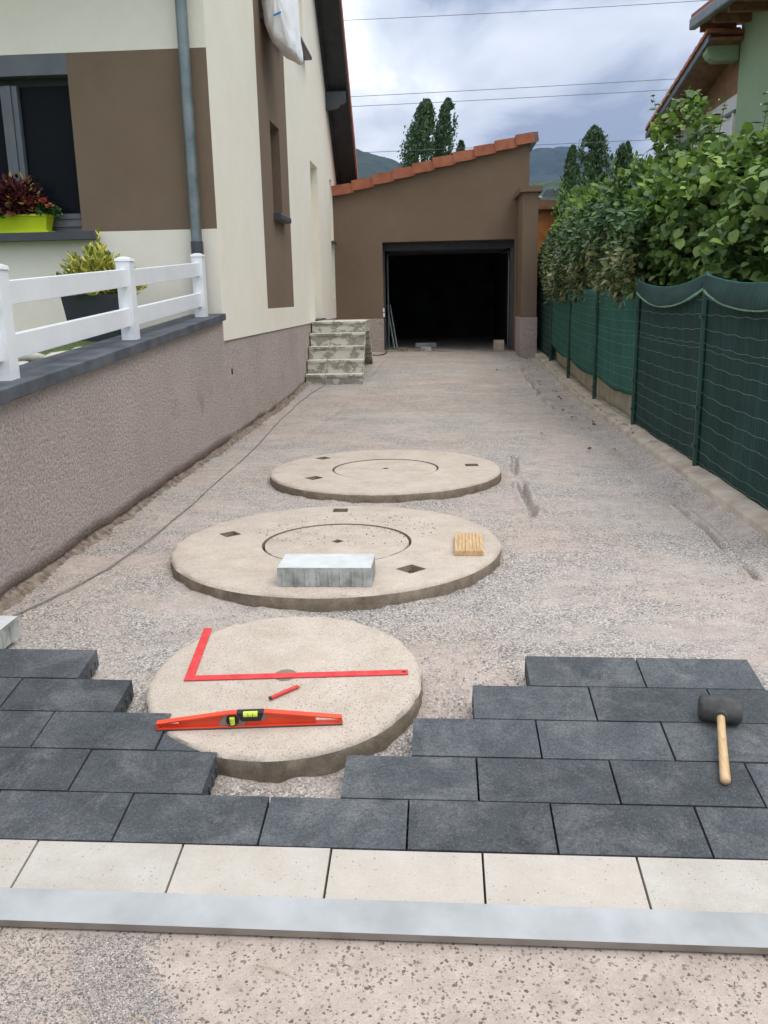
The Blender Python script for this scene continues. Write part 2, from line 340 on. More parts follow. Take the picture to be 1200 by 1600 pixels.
MT['laureldusty'] = mat_leaf('dusty_olive_laurel', [(0, (0.06, 0.09, 0.03)), (0.4, (0.13, 0.17, 0.06)), (0.75, (0.25, 0.28, 0.11)), (0.92, (0.42, 0.41, 0.20)), (1, (0.46, 0.33, 0.15))], 0.1, 0.55)
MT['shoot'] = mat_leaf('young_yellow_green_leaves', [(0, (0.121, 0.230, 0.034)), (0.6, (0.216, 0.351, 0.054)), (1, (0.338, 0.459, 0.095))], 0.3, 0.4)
MT['hazel'] = mat_leaf('hazel_leaves', [(0, (0.040, 0.085, 0.018)), (0.35, (0.085, 0.155, 0.032)), (0.7, (0.13, 0.22, 0.048)), (0.9, (0.19, 0.29, 0.065)), (1, (0.32, 0.43, 0.10))], 0.28, 0.45)
MT['poplar'] = mat_leaf('poplar_leaves', [(0, (0.035, 0.07, 0.024)), (0.6, (0.07, 0.12, 0.045)), (1, (0.13, 0.20, 0.09))], 0.18, 0.5)
MT['euonymus'] = mat_leaf('variegated_leaves', [(0, (0.115, 0.184, 0.034)), (0.35, (0.345, 0.380, 0.057)), (0.75, (0.690, 0.621, 0.115)), (1, (0.800, 0.759, 0.253))], 0.2, 0.45)
MT['coleus'] = mat_leaf('burgundy_leaves', [(0, (0.035, 0.008, 0.010)), (0.6, (0.09, 0.016, 0.018)), (0.86, (0.20, 0.03, 0.03)), (0.93, (0.45, 0.42, 0.06)), (1, (0.5, 0.5, 0.1))], 0.15, 0.5)
MT['flowerleaf'] = mat_leaf('small_green_leaves', [(0, (0.02, 0.06, 0.015)), (1, (0.06, 0.15, 0.03))], 0.15, 0.5)
MT['petal'] = mat_leaf('coral_red_petals', [(0, (0.45, 0.03, 0.04)), (0.8, (0.62, 0.06, 0.06)), (1, (0.65, 0.5, 0.12))], 0.2, 0.5)
MT['deadleaf'] = mat_leaf('dead_leaves', [(0, (0.08, 0.045, 0.025)), (0.7, (0.20, 0.12, 0.06)), (1, (0.40, 0.32, 0.20))], 0.0, 0.8)
MT['grit'] = None
def special_mats():
    m, nt, b, o = newmat('dark_window_glass')
    b.inputs['Base Color'].default_value = (0.01, 0.012, 0.014, 1); b.inputs['Roughness'].default_value = 0.08; b.inputs['Specular IOR Level'].default_value = 0.05
    MT['glass'] = m
    m, nt, b, o = newmat('pine_wood')
    v = pos(nt, (22, 2.2, 22))
    nt.links.new(ramp(nt, tnoise(nt, v, 2.6, 5, 0.6, 1.2), [(0.3, (0.44, 0.27, 0.12)), (0.7, (0.68, 0.48, 0.26))]), b.inputs['Base Color'])
    b.inputs['Roughness'].default_value = 0.65; MT['wood'] = m
    m, nt, b, o = newmat('grit_stones')
    gn = nt.nodes.new('ShaderNodeNewGeometry')
    nt.links.new(ramp(nt, gn.outputs['Random Per Island'], [(0, (0.17, 0.155, 0.15)), (0.4, (0.31, 0.28, 0.265)), (0.8, (0.47, 0.43, 0.40)), (1, (0.68, 0.63, 0.58))]), b.inputs['Base Color'])
    b.inputs['Roughness'].default_value = 0.85; MT['grit'] = m
    m, nt, b, o = newmat('window_room')
    b.inputs['Base Color'].default_value = (0.03, 0.03, 0.03, 1); b.inputs['Roughness'].default_value = 0.9; MT['room'] = m
special_mats()

# ------------------------------------------------------------------ helpers
def link(name, me, mats=None, parent=None):
    o = bpy.data.objects.new(name, me); COL.objects.link(o)
    if mats is not None:
        if not isinstance(mats, (list, tuple)): mats = [mats]
        for m in mats: me.materials.append(MT[m] if isinstance(m, str) else m)
    if parent is not None: o.parent = parent
    return o
def obj(name, bm, mats, parent=None, smooth=False):
    me = bpy.data.meshes.new(name); bm.normal_update(); bm.to_mesh(me); bm.free()
    if smooth:
        me.polygons.foreach_set('use_smooth', [True]*len(me.polygons))
    return link(name, me, mats, parent)
def smooth_angle(o, ang=40):
    me = o.data
    me.polygons.foreach_set('use_smooth', [True]*len(me.polygons))
    me.set_sharp_from_angle(angle=R(ang))
def thing(name, label, cat, loc=(0, 0, 0), rz=0, group=None):
    o = bpy.data.objects.new(name, None); COL.objects.link(o); o.empty_display_size = 0.1
    o.location = loc; o.rotation_euler = (0, 0, rz)
    return tag(o, label, cat, group)
def tag(o, label=None, cat=None, group=None, kind=None):
    if label: o['label'] = label
    if cat: o['category'] = cat
    if group: o['group'] = group
    if kind: o['kind'] = kind
    return o
def BM(): return bmesh.new()
def box(bm, x0, x1, y0, y1, z0, z1, mi=0, mat=None):
    vs = [bm.verts.new(p) for p in ((x0, y0, z0), (x1, y0, z0), (x1, y1, z0), (x0, y1, z0), (x0, y0, z1), (x1, y0, z1), (x1, y1, z1), (x0, y1, z1))]
    if mat is not None:
        for v in vs: v.co = mat @ v.co
    fs = []
    for f in ((0, 3, 2, 1), (4, 5, 6, 7), (0, 1, 5, 4), (1, 2, 6, 5), (2, 3, 7, 6), (3, 0, 4, 7)):
        q = bm.faces.new([vs[i] for i in f]); q.material_index = mi; fs.append(q)
    return vs, fs
def bevel(bm, w, seg=1, sharp=30):
    es = [e for e in bm.edges if len(e.link_faces) == 2 and e.calc_face_angle(0) > R(sharp)]
    bmesh.ops.bevel(bm, geom=es, offset=w, segments=seg, profile=0.6, affect='EDGES', clamp_overlap=True)
def bbox(x0, x1, y0, y1, z0, z1, bev=0.004, seg=1):
    bm = BM(); box(bm, x0, x1, y0, y1, z0, z1); 
    if bev: bevel(bm, bev, seg)
    return bm
def prism(bm, pts, axis, a, b, mi=0):
    """extrude a 2-D outline along an axis; pts are (u,v): X-> (y,z), Y-> (x,z), Z-> (x,y)"""
    def P(u, v, t): return (t, u, v) if axis == 'X' else (u, t, v) if axis == 'Y' else (u, v, t)
    A = [bm.verts.new(P(u, v, a)) for u, v in pts]; B = [bm.verts.new(P(u, v, b)) for u, v in pts]
    n = len(pts); fs = []
    for i in range(n):
        fs.append(bm.faces.new((A[i], A[(i+1) % n], B[(i+1) % n], B[i])))
    fs.append(bm.faces.new(A[::-1])); fs.append(bm.faces.new(B))
    for f in fs: f.material_index = mi
    bmesh.ops.recalc_face_normals(bm, faces=fs)
    return fs
def tube(bm, pts, rad, n=6, caps=True):
    pts = [Vector(p) for p in pts]; rings = []
    rads = rad if isinstance(rad, (list, tuple)) else [rad]*len(pts)
    for i, p in enumerate(pts):
        t = (pts[min(i+1, len(pts)-1)] - pts[max(i-1, 0)]).normalized()
        up = Vector((0, 0, 1)) if abs(t.z) < 0.9 else Vector((1, 0, 0))
        a = t.cross(up).normalized(); b = a.cross(t)
        rings.append([bm.verts.new(p + (a*math.cos(2*math.pi*k/n) + b*math.sin(2*math.pi*k/n))*rads[i]) for k in range(n)])
    for r0, r1 in zip(rings, rings[1:]):
        for k in range(n): bm.faces.new((r0[k], r0[(k+1) % n], r1[(k+1) % n], r1[k]))
    if caps and n > 2:
        bm.faces.new(rings[0][::-1]); bm.faces.new(rings[-1])
def lathe(bm, prof, n=24, M=None, mi=0):
    rings = []
    for r, z in prof:
        rings.append([bm.verts.new((r*math.cos(2*math.pi*k/n), r*math.sin(2*math.pi*k/n), z)) for k in range(n)])
    allv = [v for r in rings for v in r]; fs = []
    for r0, r1 in zip(rings, rings[1:]):
        for k in range(n): fs.append(bm.faces.new((r0[k], r0[(k+1) % n], r1[(k+1) % n], r1[k])))
    fs.append(bm.faces.new(rings[0][::-1])); fs.append(bm.faces.new(rings[-1]))
    for f in fs: f.material_index = mi
    if M is not None:
        for v in allv: v.co = M @ v.co
    return fs
def np_mesh(name, V, F, mats, parent=None, mi=None, smooth=False):
    me = bpy.data.meshes.new(name); V = np.asarray(V, np.float32); F = np.asarray(F, np.int32)
    k = F.shape[1]
    me.vertices.add(len(V)); me.vertices.foreach_set('co', V.ravel())
    me.loops.add(F.size); me.loops.foreach_set('vertex_index', F.ravel())
    me.polygons.add(len(F)); me.polygons.foreach_set('loop_start', np.arange(0, F.size, k, dtype=np.int32))
    if mi is not None: me.polygons.foreach_set('material_index', np.asarray(mi, np.int32))
    me.update(calc_edges=True)
    if smooth: me.polygons.foreach_set('use_smooth', np.ones(len(F), bool))
    return link(name, me, mats, parent)
def fbm(x, y, z=0.0, oct=3):
    s = 0; a = 1; f = 1
    for _ in range(oct):
        s += a*mnoise.noise(Vector((x*f, y*f, z+f*1.7))); a *= 0.5; f *= 2.1
    return s
def grid_noise(nx, ny, cx, cy, seed):
    """smooth numpy value noise sampled on arrays cx, cy in cell units"""
    r = np.random.default_rng(seed); T = r.random((64, 64))
    x0 = np.floor(cx).astype(int); y0 = np.floor(cy).astype(int); fx = cx-x0; fy = cy-y0
    fx = fx*fx*(3-2*fx); fy = fy*fy*(3-2*fy)
    a = T[x0 % 64, y0 % 64]; b = T[(x0+1) % 64, y0 % 64]; c = T[x0 % 64, (y0+1) % 64]; d = T[(x0+1) % 64, (y0+1) % 64]
    return (a*(1-fx)+b*fx)*(1-fy)+(c*(1-fx)+d*fx)*fy - 0.5

# ------------------------------------------------------------------ levels
SL = 0.1427
def TX(x): return -0.0104*(x+0.09)               # the paving falls a little to the right
def T(y): return -0.0238 + SL*(y-2.068)            # top of the laid paving, rising from the street
def gz(x, y):                                        # driveway sub-base
    far = 0.05*np.maximum(0, y-12.4)**1.0
    far = np.where(y < 13.4, 0.05*np.clip(y-11.4, 0, 2)**2/4.0, far)
    far = far - 0.015*x*np.clip((y-12)/6, 0, 1)
    xt = -0.0104*(x+0.09)
    t = np.clip((y-2.9)/0.75, 0, 1); t = t*t*(3-2*t)
    near = T(y)-0.085+xt
    return np.where(y < 3.65, near*(1-t)+far*t, far)
def gzf(x, y): return float(gz(np.float64(x), np.float64(y)))

# ------------------------------------------------------------------ setting: terrain, driveway, apron
def setting():
    bm = BM(); s = 4800
    vs = [bm.verts.new(p) for p in ((-s, -s, -0.6), (s, -s, -0.6), (s, s, -0.6), (-s, s, -0.6))]; bm.faces.new(vs)
    tag(obj('ground', bm, 'grass'), kind='structure')
    # driveway sub-base, a fine grid with real relief
    ys = [1.86]
    while ys[-1] < 18.6: ys.append(ys[-1] + 0.0040*ys[-1])
    ys = np.array(ys); xs = np.linspace(-2.14, 1.93, 340)
    X, Y = np.meshgrid(xs, ys, indexing='ij')
    Z = gz(X, Y)
    near = 1.0
    Z = Z + 0.014*grid_noise(0, 0, X*2.2+5, Y*1.6+3, 1) + 0.007*grid_noise(0, 0, X*7, Y*6, 2) + 0.0035*grid_noise(0, 0, X*22, Y*22, 3) + 0.0022*grid_noise(0, 0, X*55, Y*55, 4)
    def groove(x0, y0, x1, y1, w, d, seed):
        L2 = (x1-x0)**2+(y1-y0)**2
        t = np.clip(((X-x0)*(x1-x0)+(Y-y0)*(y1-y0))/L2, 0, 1)
        wob = 0.05*grid_noise(0, 0, Y*3.1, Y*0+seed, seed)
        D = np.hypot(X-(x0+t*(x1-x0))-wob, Y-(y0+t*(y1-y0)))
        mod = np.clip(0.75+1.6*grid_noise(0, 0, X*4, Y*5, seed+5), 0, 1.3)
        return -d*np.exp(-(D/w)**2)*mod + 0.35*d*np.exp(-((D-2.1*w)/w)**2)*mod
    for gr in ((0.655, 7.75, 0.60, 5.55, 0.024, 0.085, 11), (1.59, 5.9, 1.60, 4.3, 0.018, 0.055, 12), (1.44, 15.8, 1.43, 11.2, 0.024, 0.06, 13),
               (-1.10, 4.5, -1.25, 5.6, 0.03, 0.012, 14), (-1.42, 9.0, -1.05, 17.0, 0.035, 0.010, 15), (1.66, 12.0, 1.64, 4.0, 0.07, 0.016, 16), (-0.9, 3.5, -1.9, 3.75, 0.04, 0.012, 17)):
        Z = Z + groove(*gr)
    Z = Z + 0.03*np.exp(-((X-1.88)/0.07)**2) + 0.006*np.exp(-((X+2.1)/0.08)**2)
    for (cx, cy, rr, hh) in ((-0.555, 2.92, 0.492, 0.015), (-0.575, 4.755, 0.915, 0.010), (-0.43, 6.945, 0.922, 0.010)):
        D = np.hypot(X-cx, Y-cy)-rr
        Z = Z + hh*np.exp(-(D/0.035)**2)*np.clip(0.45+2.2*grid_noise(0, 0, X*9, Y*9, 77)+1.2*grid_noise(0, 0, X*24, Y*24, 78), 0, 1.4)
    nx, ny = X.shape
    V = np.stack([X, Y, Z], -1).reshape(-1, 3)
    i = np.arange(nx-1)[:, None]*ny + np.arange(ny-1)[None, :]
    F = np.stack([i, i+ny, i+ny+1, i+1], -1).reshape(-1, 4)
    tag(np_mesh('driveway', V, F, 'gravel', smooth=True), kind='structure')
    # street side concrete apron following the ramp
    bm = BM(); y0, y1 = -2.0, 1.868
    vs = [bm.verts.new((x, y, T(y)+TX(x)-0.006)) for x, y in ((-3.4, y0), (3.2, y0), (3.2, y1), (-3.4, y1))]
    bm.faces.new(vs)
    r = bmesh.ops.extrude_face_region(bm, geom=bm.faces[:]); bmesh.ops.translate(bm, vec=(0, 0, -0.25), verts=[v for v in r['geom'] if isinstance(v, bmesh.types.BMVert)])
    bmesh.ops.recalc_face_normals(bm, faces=bm.faces[:])
    tag(obj('concrete_apron', bm, 'apron'), kind='structure')
    # raised garden behind the retaining wall
    bm = BM()
    prof = [(-1.0, 0.60), (1.0, 0.72), (4.0, 0.93), (6.5, 1.02), (8.9, 1.12)]
    ys2 = np.linspace(-1, 8.9, 60); xs2 = np.linspace(-7, -2.22, 40)
    X2, Y2 = np.meshgrid(xs2, ys2, indexing='ij')
    Z2 = np.interp(Y2, [p[0] for p in prof], [p[1] for p in prof]) + 0.03*grid_noise(0, 0, X2*4, Y2*4, 31)
    nx, ny = X2.shape; i = np.arange(nx-1)[:, None]*ny + np.arange(ny-1)[None, :]
    F = np.stack([i, i+ny, i+ny+1, i+1], -1).reshape(-1, 4)
    bm.free()
    tag(np_mesh('garden_lawn', np.stack([X2, Y2, Z2], -1).reshape(-1, 3), F, 'grass', smooth=True), kind='structure')
    # neighbour's plot
    bm = BM(); box(bm, 2.06, 40, -2, 60, -0.5, 0.06)
    tag(obj('neighbour_garden', bm, 'grass'), kind='structure')
setting()

def hills():
    def hill(name, pts, y0, depth, mat, seed, bumpy):
        # ridge line crossing the view, with slopes falling to front and back
        xs = np.linspace(pts[0][0], pts[-1][0], 260)
        h = np.interp(xs, [p[0] for p in pts], [p[1] for p in pts])
        rows = []
        n = 26
        for j in range(n):
            t = j/(n-1)*2-1
            prof = (1-abs(t))**0.85 if t < 0 else (1-t)**0.7
            yy = y0 + t*depth
            zz = h*prof + (h*0.10)*(1-abs(t))*grid_noise(0, 0, xs/h.max()*2.2+seed, xs*0+j*0.55, seed) 
            zz = zz + bumpy*grid_noise(0, 0, xs/bumpy/1.2, xs*0+j*3.3, seed+1)*(0.4+0.6*(1-abs(t)))
            rows.append(np.stack([xs, xs*0+yy+depth*0.05*grid_noise(0, 0, xs/150., xs*0+j, seed+2), zz-2], -1))
        V = np.concatenate(rows); m = len(xs)
        i = np.arange(n-1)[:, None]*m + np.arange(m-1)[None, :]
        F = np.stack([i, i+1, i+m+1, i+m], -1).reshape(-1, 4)
        tag(np_mesh(name, V, F, mat, smooth=False), kind='structure')
    forest = simple('forested_slope', (0.012, 0.028, 0.016), (0.028, 0.050, 0.026), 0.035, 0.95, 1.0, 0.12, 6.0, detail=8)
    forest2 = simple('near_forested_slope', (0.016, 0.036, 0.014), (0.045, 0.075, 0.028), 0.07, 0.95, 1.0, 0.2, 4.0, detail=8)
    hill('far_mountain', [(-900, 60), (-200, 120), (100, 340), (200, 452), (300, 466), (380, 462), (440, 446), (520, 424), (640, 388), (760, 330), (1300, 240), (2200, 150)], 3000, 900, forest, 3, 9)
    hill('left_mountain', [(-1600, 380), (-900, 490), (-420, 450), (-300, 385), (-235, 345), (-150, 290), (-88, 262), (-20, 215), (60, 150), (240, 60), (400, 20)], 1800, 600, forest, 5, 7)
    hill('near_ridge', [(-200, 20), (0, 60), (90, 118), (140, 124), (200, 112), (300, 92), (420, 72), (700, 60), (1000, 40)], 1000, 300, forest2, 8, 6)
hills()

# ------------------------------------------------------------------ house on the left
YF, YG, XW = 8.72, 18.6, -2.10
def wall_grid(name, axis, c, out, us, zs, openings, colour, mats, parent, cut=None):
    """vertical wall; axis 'X' = plane x=c with u=y, axis 'Y' = plane y=c with u=x. out = +1/-1 outward along that axis.
    openings: (u0,u1,z0,z1,depth,back_index or None). colour(u,z)->material index"""
    us = sorted(set([round(v, 4) for v in us] + [round(v, 4) for o in openings for v in o[:2]]))
    zs = sorted(set([round(v, 4) for v in zs] + [round(v, 4) for o in openings for v in o[2:4]]))
    bm = BM()
    def P(u, z, d=0.0): return (c-out*d, u, z) if axis == 'X' else (u, c-out*d, z)
    vt = {}
    def V(u, z, d=0.0):
        k = (round(u, 4), round(z, 4), round(d, 4))
        if k not in vt: vt[k] = bm.verts.new(P(u, z, d))
        return vt[k]
    for u0, u1 in zip(us, us[1:]):
        for z0, z1 in zip(zs, zs[1:]):
            uc, zc = (u0+u1)/2, (z0+z1)/2
            if any(o[0] < uc < o[1] and o[2] < zc < o[3] for o in openings): continue
            f = bm.faces.new((V(u0, z0), V(u1, z0), V(u1, z1), V(u0, z1))); f.material_index = colour(uc, zc)
    for o in openings:
        u0, u1, z0, z1, d, back = o
        uu = [u for u in us if u0 <= u <= u1]; zz = [z for z in zs if z0 <= z <= z1]
        mi = colour(u0-0.02, (z0+z1)/2)
        for (a, b) in zip(uu, uu[1:]):
            for z in (z0, z1):
                f = bm.faces.new((V(a, z), V(b, z), V(b, z, d), V(a, z, d))); f.material_index = mi
        for (a, b) in zip(zz, zz[1:]):
            for u in (u0, u1):
                f = bm.faces.new((V(u, a), V(u, b), V(u, b, d), V(u, a, d))); f.material_index = mi
        if back is not None:
            f = bm.faces.new((V(u0, z0, d), V(u1, z0, d), V(u1, z1, d), V(u0, z1, d))) if False else bm.faces.new([bm.verts.new(P(*q, d)) for q in ((u0, z0), (u1, z0), (u1, z1), (u0, z1))])
            f.material_index = back
    if cut:
        for co, no in cut:
            bmesh.ops.bisect_plane(bm, geom=bm.verts[:]+bm.edges[:]+bm.faces[:], plane_co=co, plane_no=no, clear_outer=True)
    bmesh.ops.recalc_face_normals(bm, faces=bm.faces[:])
    return obj(name, bm, mats, parent)

RK0 = (16.85, 6.42)                                   # a point of the rake on the side wall, falling away at about 45 degrees
RKS = -1.035
def rake(y): return RK0[1] + RKS*(y-RK0[0])
RIDGE_Y = 13.0
def plinth_sheet(name, x, y0, y1, bottom, top, mats, parent=None, step=0.035, thick=0.02, seed=3):
    """roughcast skin with a broken lower edge, standing proud of what is behind it"""
    n = int((y1-y0)/step)+1; ys = np.linspace(y0, y1, n)
    lo = np.array([bottom(y) for y in ys]); hi = np.array([top(y) for y in ys]); m = 14
    rows = []
    for j in range(m):
        t = (j/(m-1))**1.0
        z = lo*(1-t)+hi*t
        xx = x + 0.004*grid_noise(0, 0, ys*2.2, z*2.2, seed)
        rows.append(np.stack([xx, ys, z], -1))
    V = np.concatenate(rows); i = np.arange(m-1)[:, None]*n + np.arange(n-1)[None, :]
    F = np.stack([i, i+1, i+n+1, i+n], -1).reshape(-1, 4)
    # lip back at the broken edge
    back = np.stack([np.full(n, x-thick), ys, lo+0.006], -1); k0 = len(V); V = np.concatenate([V, back])
    i = np.arange(n-1); F2 = np.stack([k0+i, k0+i+1, i+1, i], -1)
    F = np.concatenate([F, F2])
    return np_mesh(name, V, F, mats, parent)
def ragged(y, seed=0.0, base=0.055, amp=0.05):
    return base + amp*fbm(y*1.7, seed, 0.2, 4) + 0.016*mnoise.noise(Vector((y*14, seed, 1.1)))

def verge_tile_mesh():
    # one clay verge tile: cheek plate + overlapping cover, unit along +Y 0.40, cheek facing +X
    bm = BM()
    box(bm, -0.17, 0.0, 0.0, 0.42, -0.012, 0.014)
    for v in bm.verts:
        if v.co.y > 0.2: v.co.z -= 0.0
    box(bm, -0.022, 0.002, 0.003, 0.405, -0.17, 0.016)
    bevel(bm, 0.006, 1)
    me = bpy.data.meshes.new('verge_tile'); bm.to_mesh(me); bm.free(); me.materials.append(MT['tile']); return me

def house():
    h = thing('house', 'cream rendered house with taupe panels, grey windows and dark eaves left of the driveway', 'house', (XW, YF, 0))
    inv = Matrix.Translation((-XW, -YF, 0))
    def put(o):
        o.location = (o.location[0]-XW, o.location[1]-YF, o.location[2]); return o
    P = 0.0
    def col_side(y, z):
        return 1 if (11.1 < y < 13.14 and 1.30 < z) else 0
    ops = [(11.83, 12.50, 2.49, 3.60, 0.16, 2), (15.42, 16.35, 1.06, 3.63, 0.20, 0), (18.13, 18.50, 2.52, 3.67, 0.16, 0), (18.13, 18.50, 1.42, 2.46, 0.05, 3),
           (11.55, 12.75, 4.72, 6.1, 0.16, 2), (14.15, 15.2, 5.15, 6.3, 0.22, 0)]
    sw = wall_grid('side_wall', 'X', XW, 1, list(np.arange(8.72, 20.6, 0.6))+[11.1, 13.14, 20.6], [1.02, 1.30, 2, 3, 4, 5, 6, 7, 8, 9, 10.4], ops, col_side,
                   ['cream', 'brown', 'room', 'conc'], h, cut=[((XW, RK0[0], RK0[1]), (0, 1.035, 1)), ((XW, RIDGE_Y, rake(RIDGE_Y)), (0, -1.035, 1))])
    put(sw)
    def col_f(x, z): return 1 if (x > -3.412 and 2.073 < z < 3.65) else 0
    fo = [(-5.6, -3.412, 2.073, 3.65, 0.14, None)]
    fw = wall_grid('front_wall', 'Y', YF, -1, [-9, -7, -5.6, -4.5, -3.412, XW], [0.7, 1.4, 2.073, 3.65, 4.6, 5.9], fo, col_f, ['cream', 'brown'], h); put(fw)
    # roughcast plinth along the driveway, ragged at the ground
    pl = plinth_sheet('plinth', XW-0.012, YF-0.02, 18.58, lambda y: gzf(-2, y)+ragged(y, 2.0, 0.03, 0.03), lambda y: 1.02, 'rough', h); put(pl)
    bm = BM(); box(bm, -2.42, -2.125, YF-0.02, 20.5, -0.3, 1.019); put(obj('foundation', bm, 'conc', h))
    bm = BM(); bmesh.ops.create_cone(bm, cap_ends=True, segments=10, radius1=0.016, radius2=0.016, depth=0.02)
    for v in bm.verts: v.co = Vector((v.co.z, v.co.x*0.9, v.co.y*1.9))
    o = obj('drain_hole', bm, 'black', h); o.location = (XW-0.012, 9.02, 0.70); put(o)
    # front window
    bm = BM(); box(bm, -5.6, -3.412, YF+0.002, YF+0.13, 3.47, 3.648); bevel(bm, 0.004); put(obj('shutter_box', bm, 'anthralight', h))
    bm = BM()
    yb, yf = YF+0.17, YF+0.10
    box(bm, -5.6, -3.415, yf, yb, 2.075, 2.13); box(bm, -5.6, -3.415, yf+0.03, yb, 3.40, 3.469, 1)  # top rail near-black: shadow gap under the shutter box put into its colour
    box(bm, -3.44, -3.415, yf, yb, 2.13, 3.40)
    bevel(bm, 0.004)
    fr = obj('window', bm, ['anthralight', 'darkwood_shade'], h); put(fr)
    def sub(name, x0, x1, y0, y1, z0, z1, m):
        o = obj(name, bbox(x0, x1, y0, y1, z0, z1, 0.004), m, fr); return o
    sub('mullion', -4.10, -4.055, YF+0.06, YF+0.14, 2.13, 3.40, 'anthralight')
    sub('mullion', -4.052, -3.995, YF+0.045, YF+0.14, 2.13, 3.40, 'anthralight')
    sub('mullion', -3.992, -3.94, YF+0.06, YF+0.14, 2.13, 3.40, 'anthralight')
    sub('sash_rail', -3.94, -3.44, YF+0.07, YF+0.15, 2.132, 2.20, 'anthralight')
    sub('sash_rail', -3.94, -3.44, YF+0.06, YF+0.15, 2.203, 2.25, 'anthralight')
    sub('sash_rail', -5.6, -4.10, YF+0.06, YF+0.15, 2.132, 2.25, 'anthralight')
    sub('pane', -3.94, -3.44, YF+0.12, YF+0.13, 2.25, 3.40, 'glass')
    sub('pane', -5.6, -4.10, YF+0.12, YF+0.13, 2.25, 3.40, 'glass')
    bm = BM(); box(bm, -6.0, -3.25, YF-0.14, YF+0.10, 2.0, 2.072); bevel(bm, 0.006); put(obj('window_sill', bm, 'anthra', h))
    # side windows: panes and sills
    def srec(y0, y1, z0, z1, name='window'):
        bm = BM(); x = XW-0.155
        box(bm, x-0.03, x+0.01, y0, y0+0.05, z0, z1); box(bm, x-0.03, x+0.01, y1-0.05, y1, z0, z1)
        box(bm, x-0.03, x+0.01, y0+0.05, y1-0.05, z0, z0+0.06); box(bm, x-0.03, x+0.01, y0+0.05, y1-0.05, z1-0.06, z1)
        o = obj(name, bm, 'anthra', h); put(o)
        bm = BM(); box(bm, x-0.012, x-0.004, y0+0.05, y1-0.05, z0+0.06, z1-0.06)
        obj('pane', bm, 'glass', o)
    srec(11.84, 12.49, 2.50, 3.59); srec(11.56, 12.74, 4.73, 6.09)
    def ssill(y0, y1, z, dx=0.09, hgt=0.055):
        bm = BM(); prism(bm, [(XW-0.15, z-hgt), (XW+dx-0.012, z-hgt), (XW+dx, z-hgt+0.014), (XW+dx, z-0.012), (XW+dx-0.01, z), (XW-0.15, z+0.004)], 'Y', y0, y1)
        put(obj('window_sill', bm, 'anthra', h))
    ssill(11.80, 12.60, 2.487, 0.10, 0.08); ssill(18.10, 18.53, 2.515, 0.06, 0.05); ssill(14.12, 15.25, 5.148, 0.12, 0.06); ssill(11.5, 12.8, 4.718)
    # side door at the head of the steps
    bm = BM(); box(bm, XW-0.26, XW-0.205, 15.45, 16.33, 1.08, 3.6); bevel(bm, 0.004)
    d = obj('door', bm, 'white_concrete', h); put(d)
    bm = BM(); tube(bm, [(XW-0.2, 16.2, 2.1), (XW-0.16, 16.2, 2.1), (XW-0.16, 16.09, 2.1)], 0.01); obj('handle', bm, 'zinc', d)
    bm = BM(); box(bm, XW-0.19, XW+0.05, 15.35, 16.4, 1.03, 1.064); put(obj('door_sill', bm, 'anthra', h))
    # roof: dark soffit, fascia, purlin ends, tiled top
    sl = math.atan(1.035); ln = math.hypot(1, 1.035)
    def slab(name, x0, x1, d0, d1, ya, yb, m, front=False):
        f = (lambda y: rake(y)) if not front else (lambda y: rake(RIDGE_Y)+1.035*(y-RIDGE_Y))
        bm = BM(); prism(bm, [(ya, f(ya)+d0), (yb, f(yb)+d0), (yb, f(yb)+d1), (ya, f(ya)+d1)], 'X', x0, x1)
        o = obj(name, bm, m, h); put(o); return o
    yl = 19.62
    slab('soffit', XW+0.002, -1.68, 0.004, 0.03, RIDGE_Y, yl, 'darkwood_shade')
    slab('soffit', XW+0.002, -1.68, 0.004, 0.03, 7.9, RIDGE_Y, 'darkwood_shade', True)
    slab('fascia', -1.71, -1.672, -0.10, 0.10, RIDGE_Y, yl, 'darkwood_shade')
    slab('fascia', -1.71, -1.672, -0.10, 0.10, 7.9, RIDGE_Y, 'darkwood_shade', True)
    slab('wall_trim', XW+0.002, XW+0.05, -0.10, 0.002, RIDGE_Y, yl, 'darkwood_shade')
    slab('roof', -9.5, -1.69, 0.104, 0.20, RIDGE_Y, yl+0.05, 'tile2')
    slab('roof', -9.5, -1.69, 0.104, 0.20, 7.9, RIDGE_Y, 'tile2', True)
    bm = BM()
    for yy in (17.9, 14.2):
        zt = rake(yy+0.12)-0.01
        prism(bm, [(XW, zt-0.33), (-1.92, zt-0.33), (-1.84, zt-0.29), (-1.83, zt-0.25), (-1.76, zt-0.24), (-1.72, zt-0.19), (-1.715, zt-0.02), (XW, zt-0.02)], 'Y', yy, yy+0.13)
        o = obj('purlin_end', bm, 'anthra', h); put(o); bm = BM()
    bm.free()
    me = verge_tile_mesh()
    rot = Matrix.Rotation(-sl, 4, 'X')
    n = 0
    for k in range(26):
        y = 19.66 - (k+1)*0.36*math.cos(sl)
        if y < RIDGE_Y: break
        o = bpy.data.objects.new('verge_tile', me); COL.objects.link(o); o.parent = h
        o.matrix_local = Matrix.Translation((-1.655-XW, y-YF, rake(y)+0.24)) @ rot @ Matrix.Rotation(R(1.5), 4, 'X')
    # ridge closing plane and back wall so the house reads solid from any side
    bm = BM(); box(bm, -9, -8.9, YF+0.01, 20.5, 0.5, 5.5); put(obj('far_wall', bm, 'cream', h))
    bm = BM(); box(bm, -8.8, -2.45, YF+0.24, YF+3.0, 1.9, 4.0)
    for f in bm.faces: f.normal_flip()
    bmesh.ops.delete(bm, geom=[f for f in bm.faces if abs(f.calc_center_median().y-(YF+0.24)) < 1e-3], context='FACES_ONLY')
    put(obj('room', bm, 'room', h))
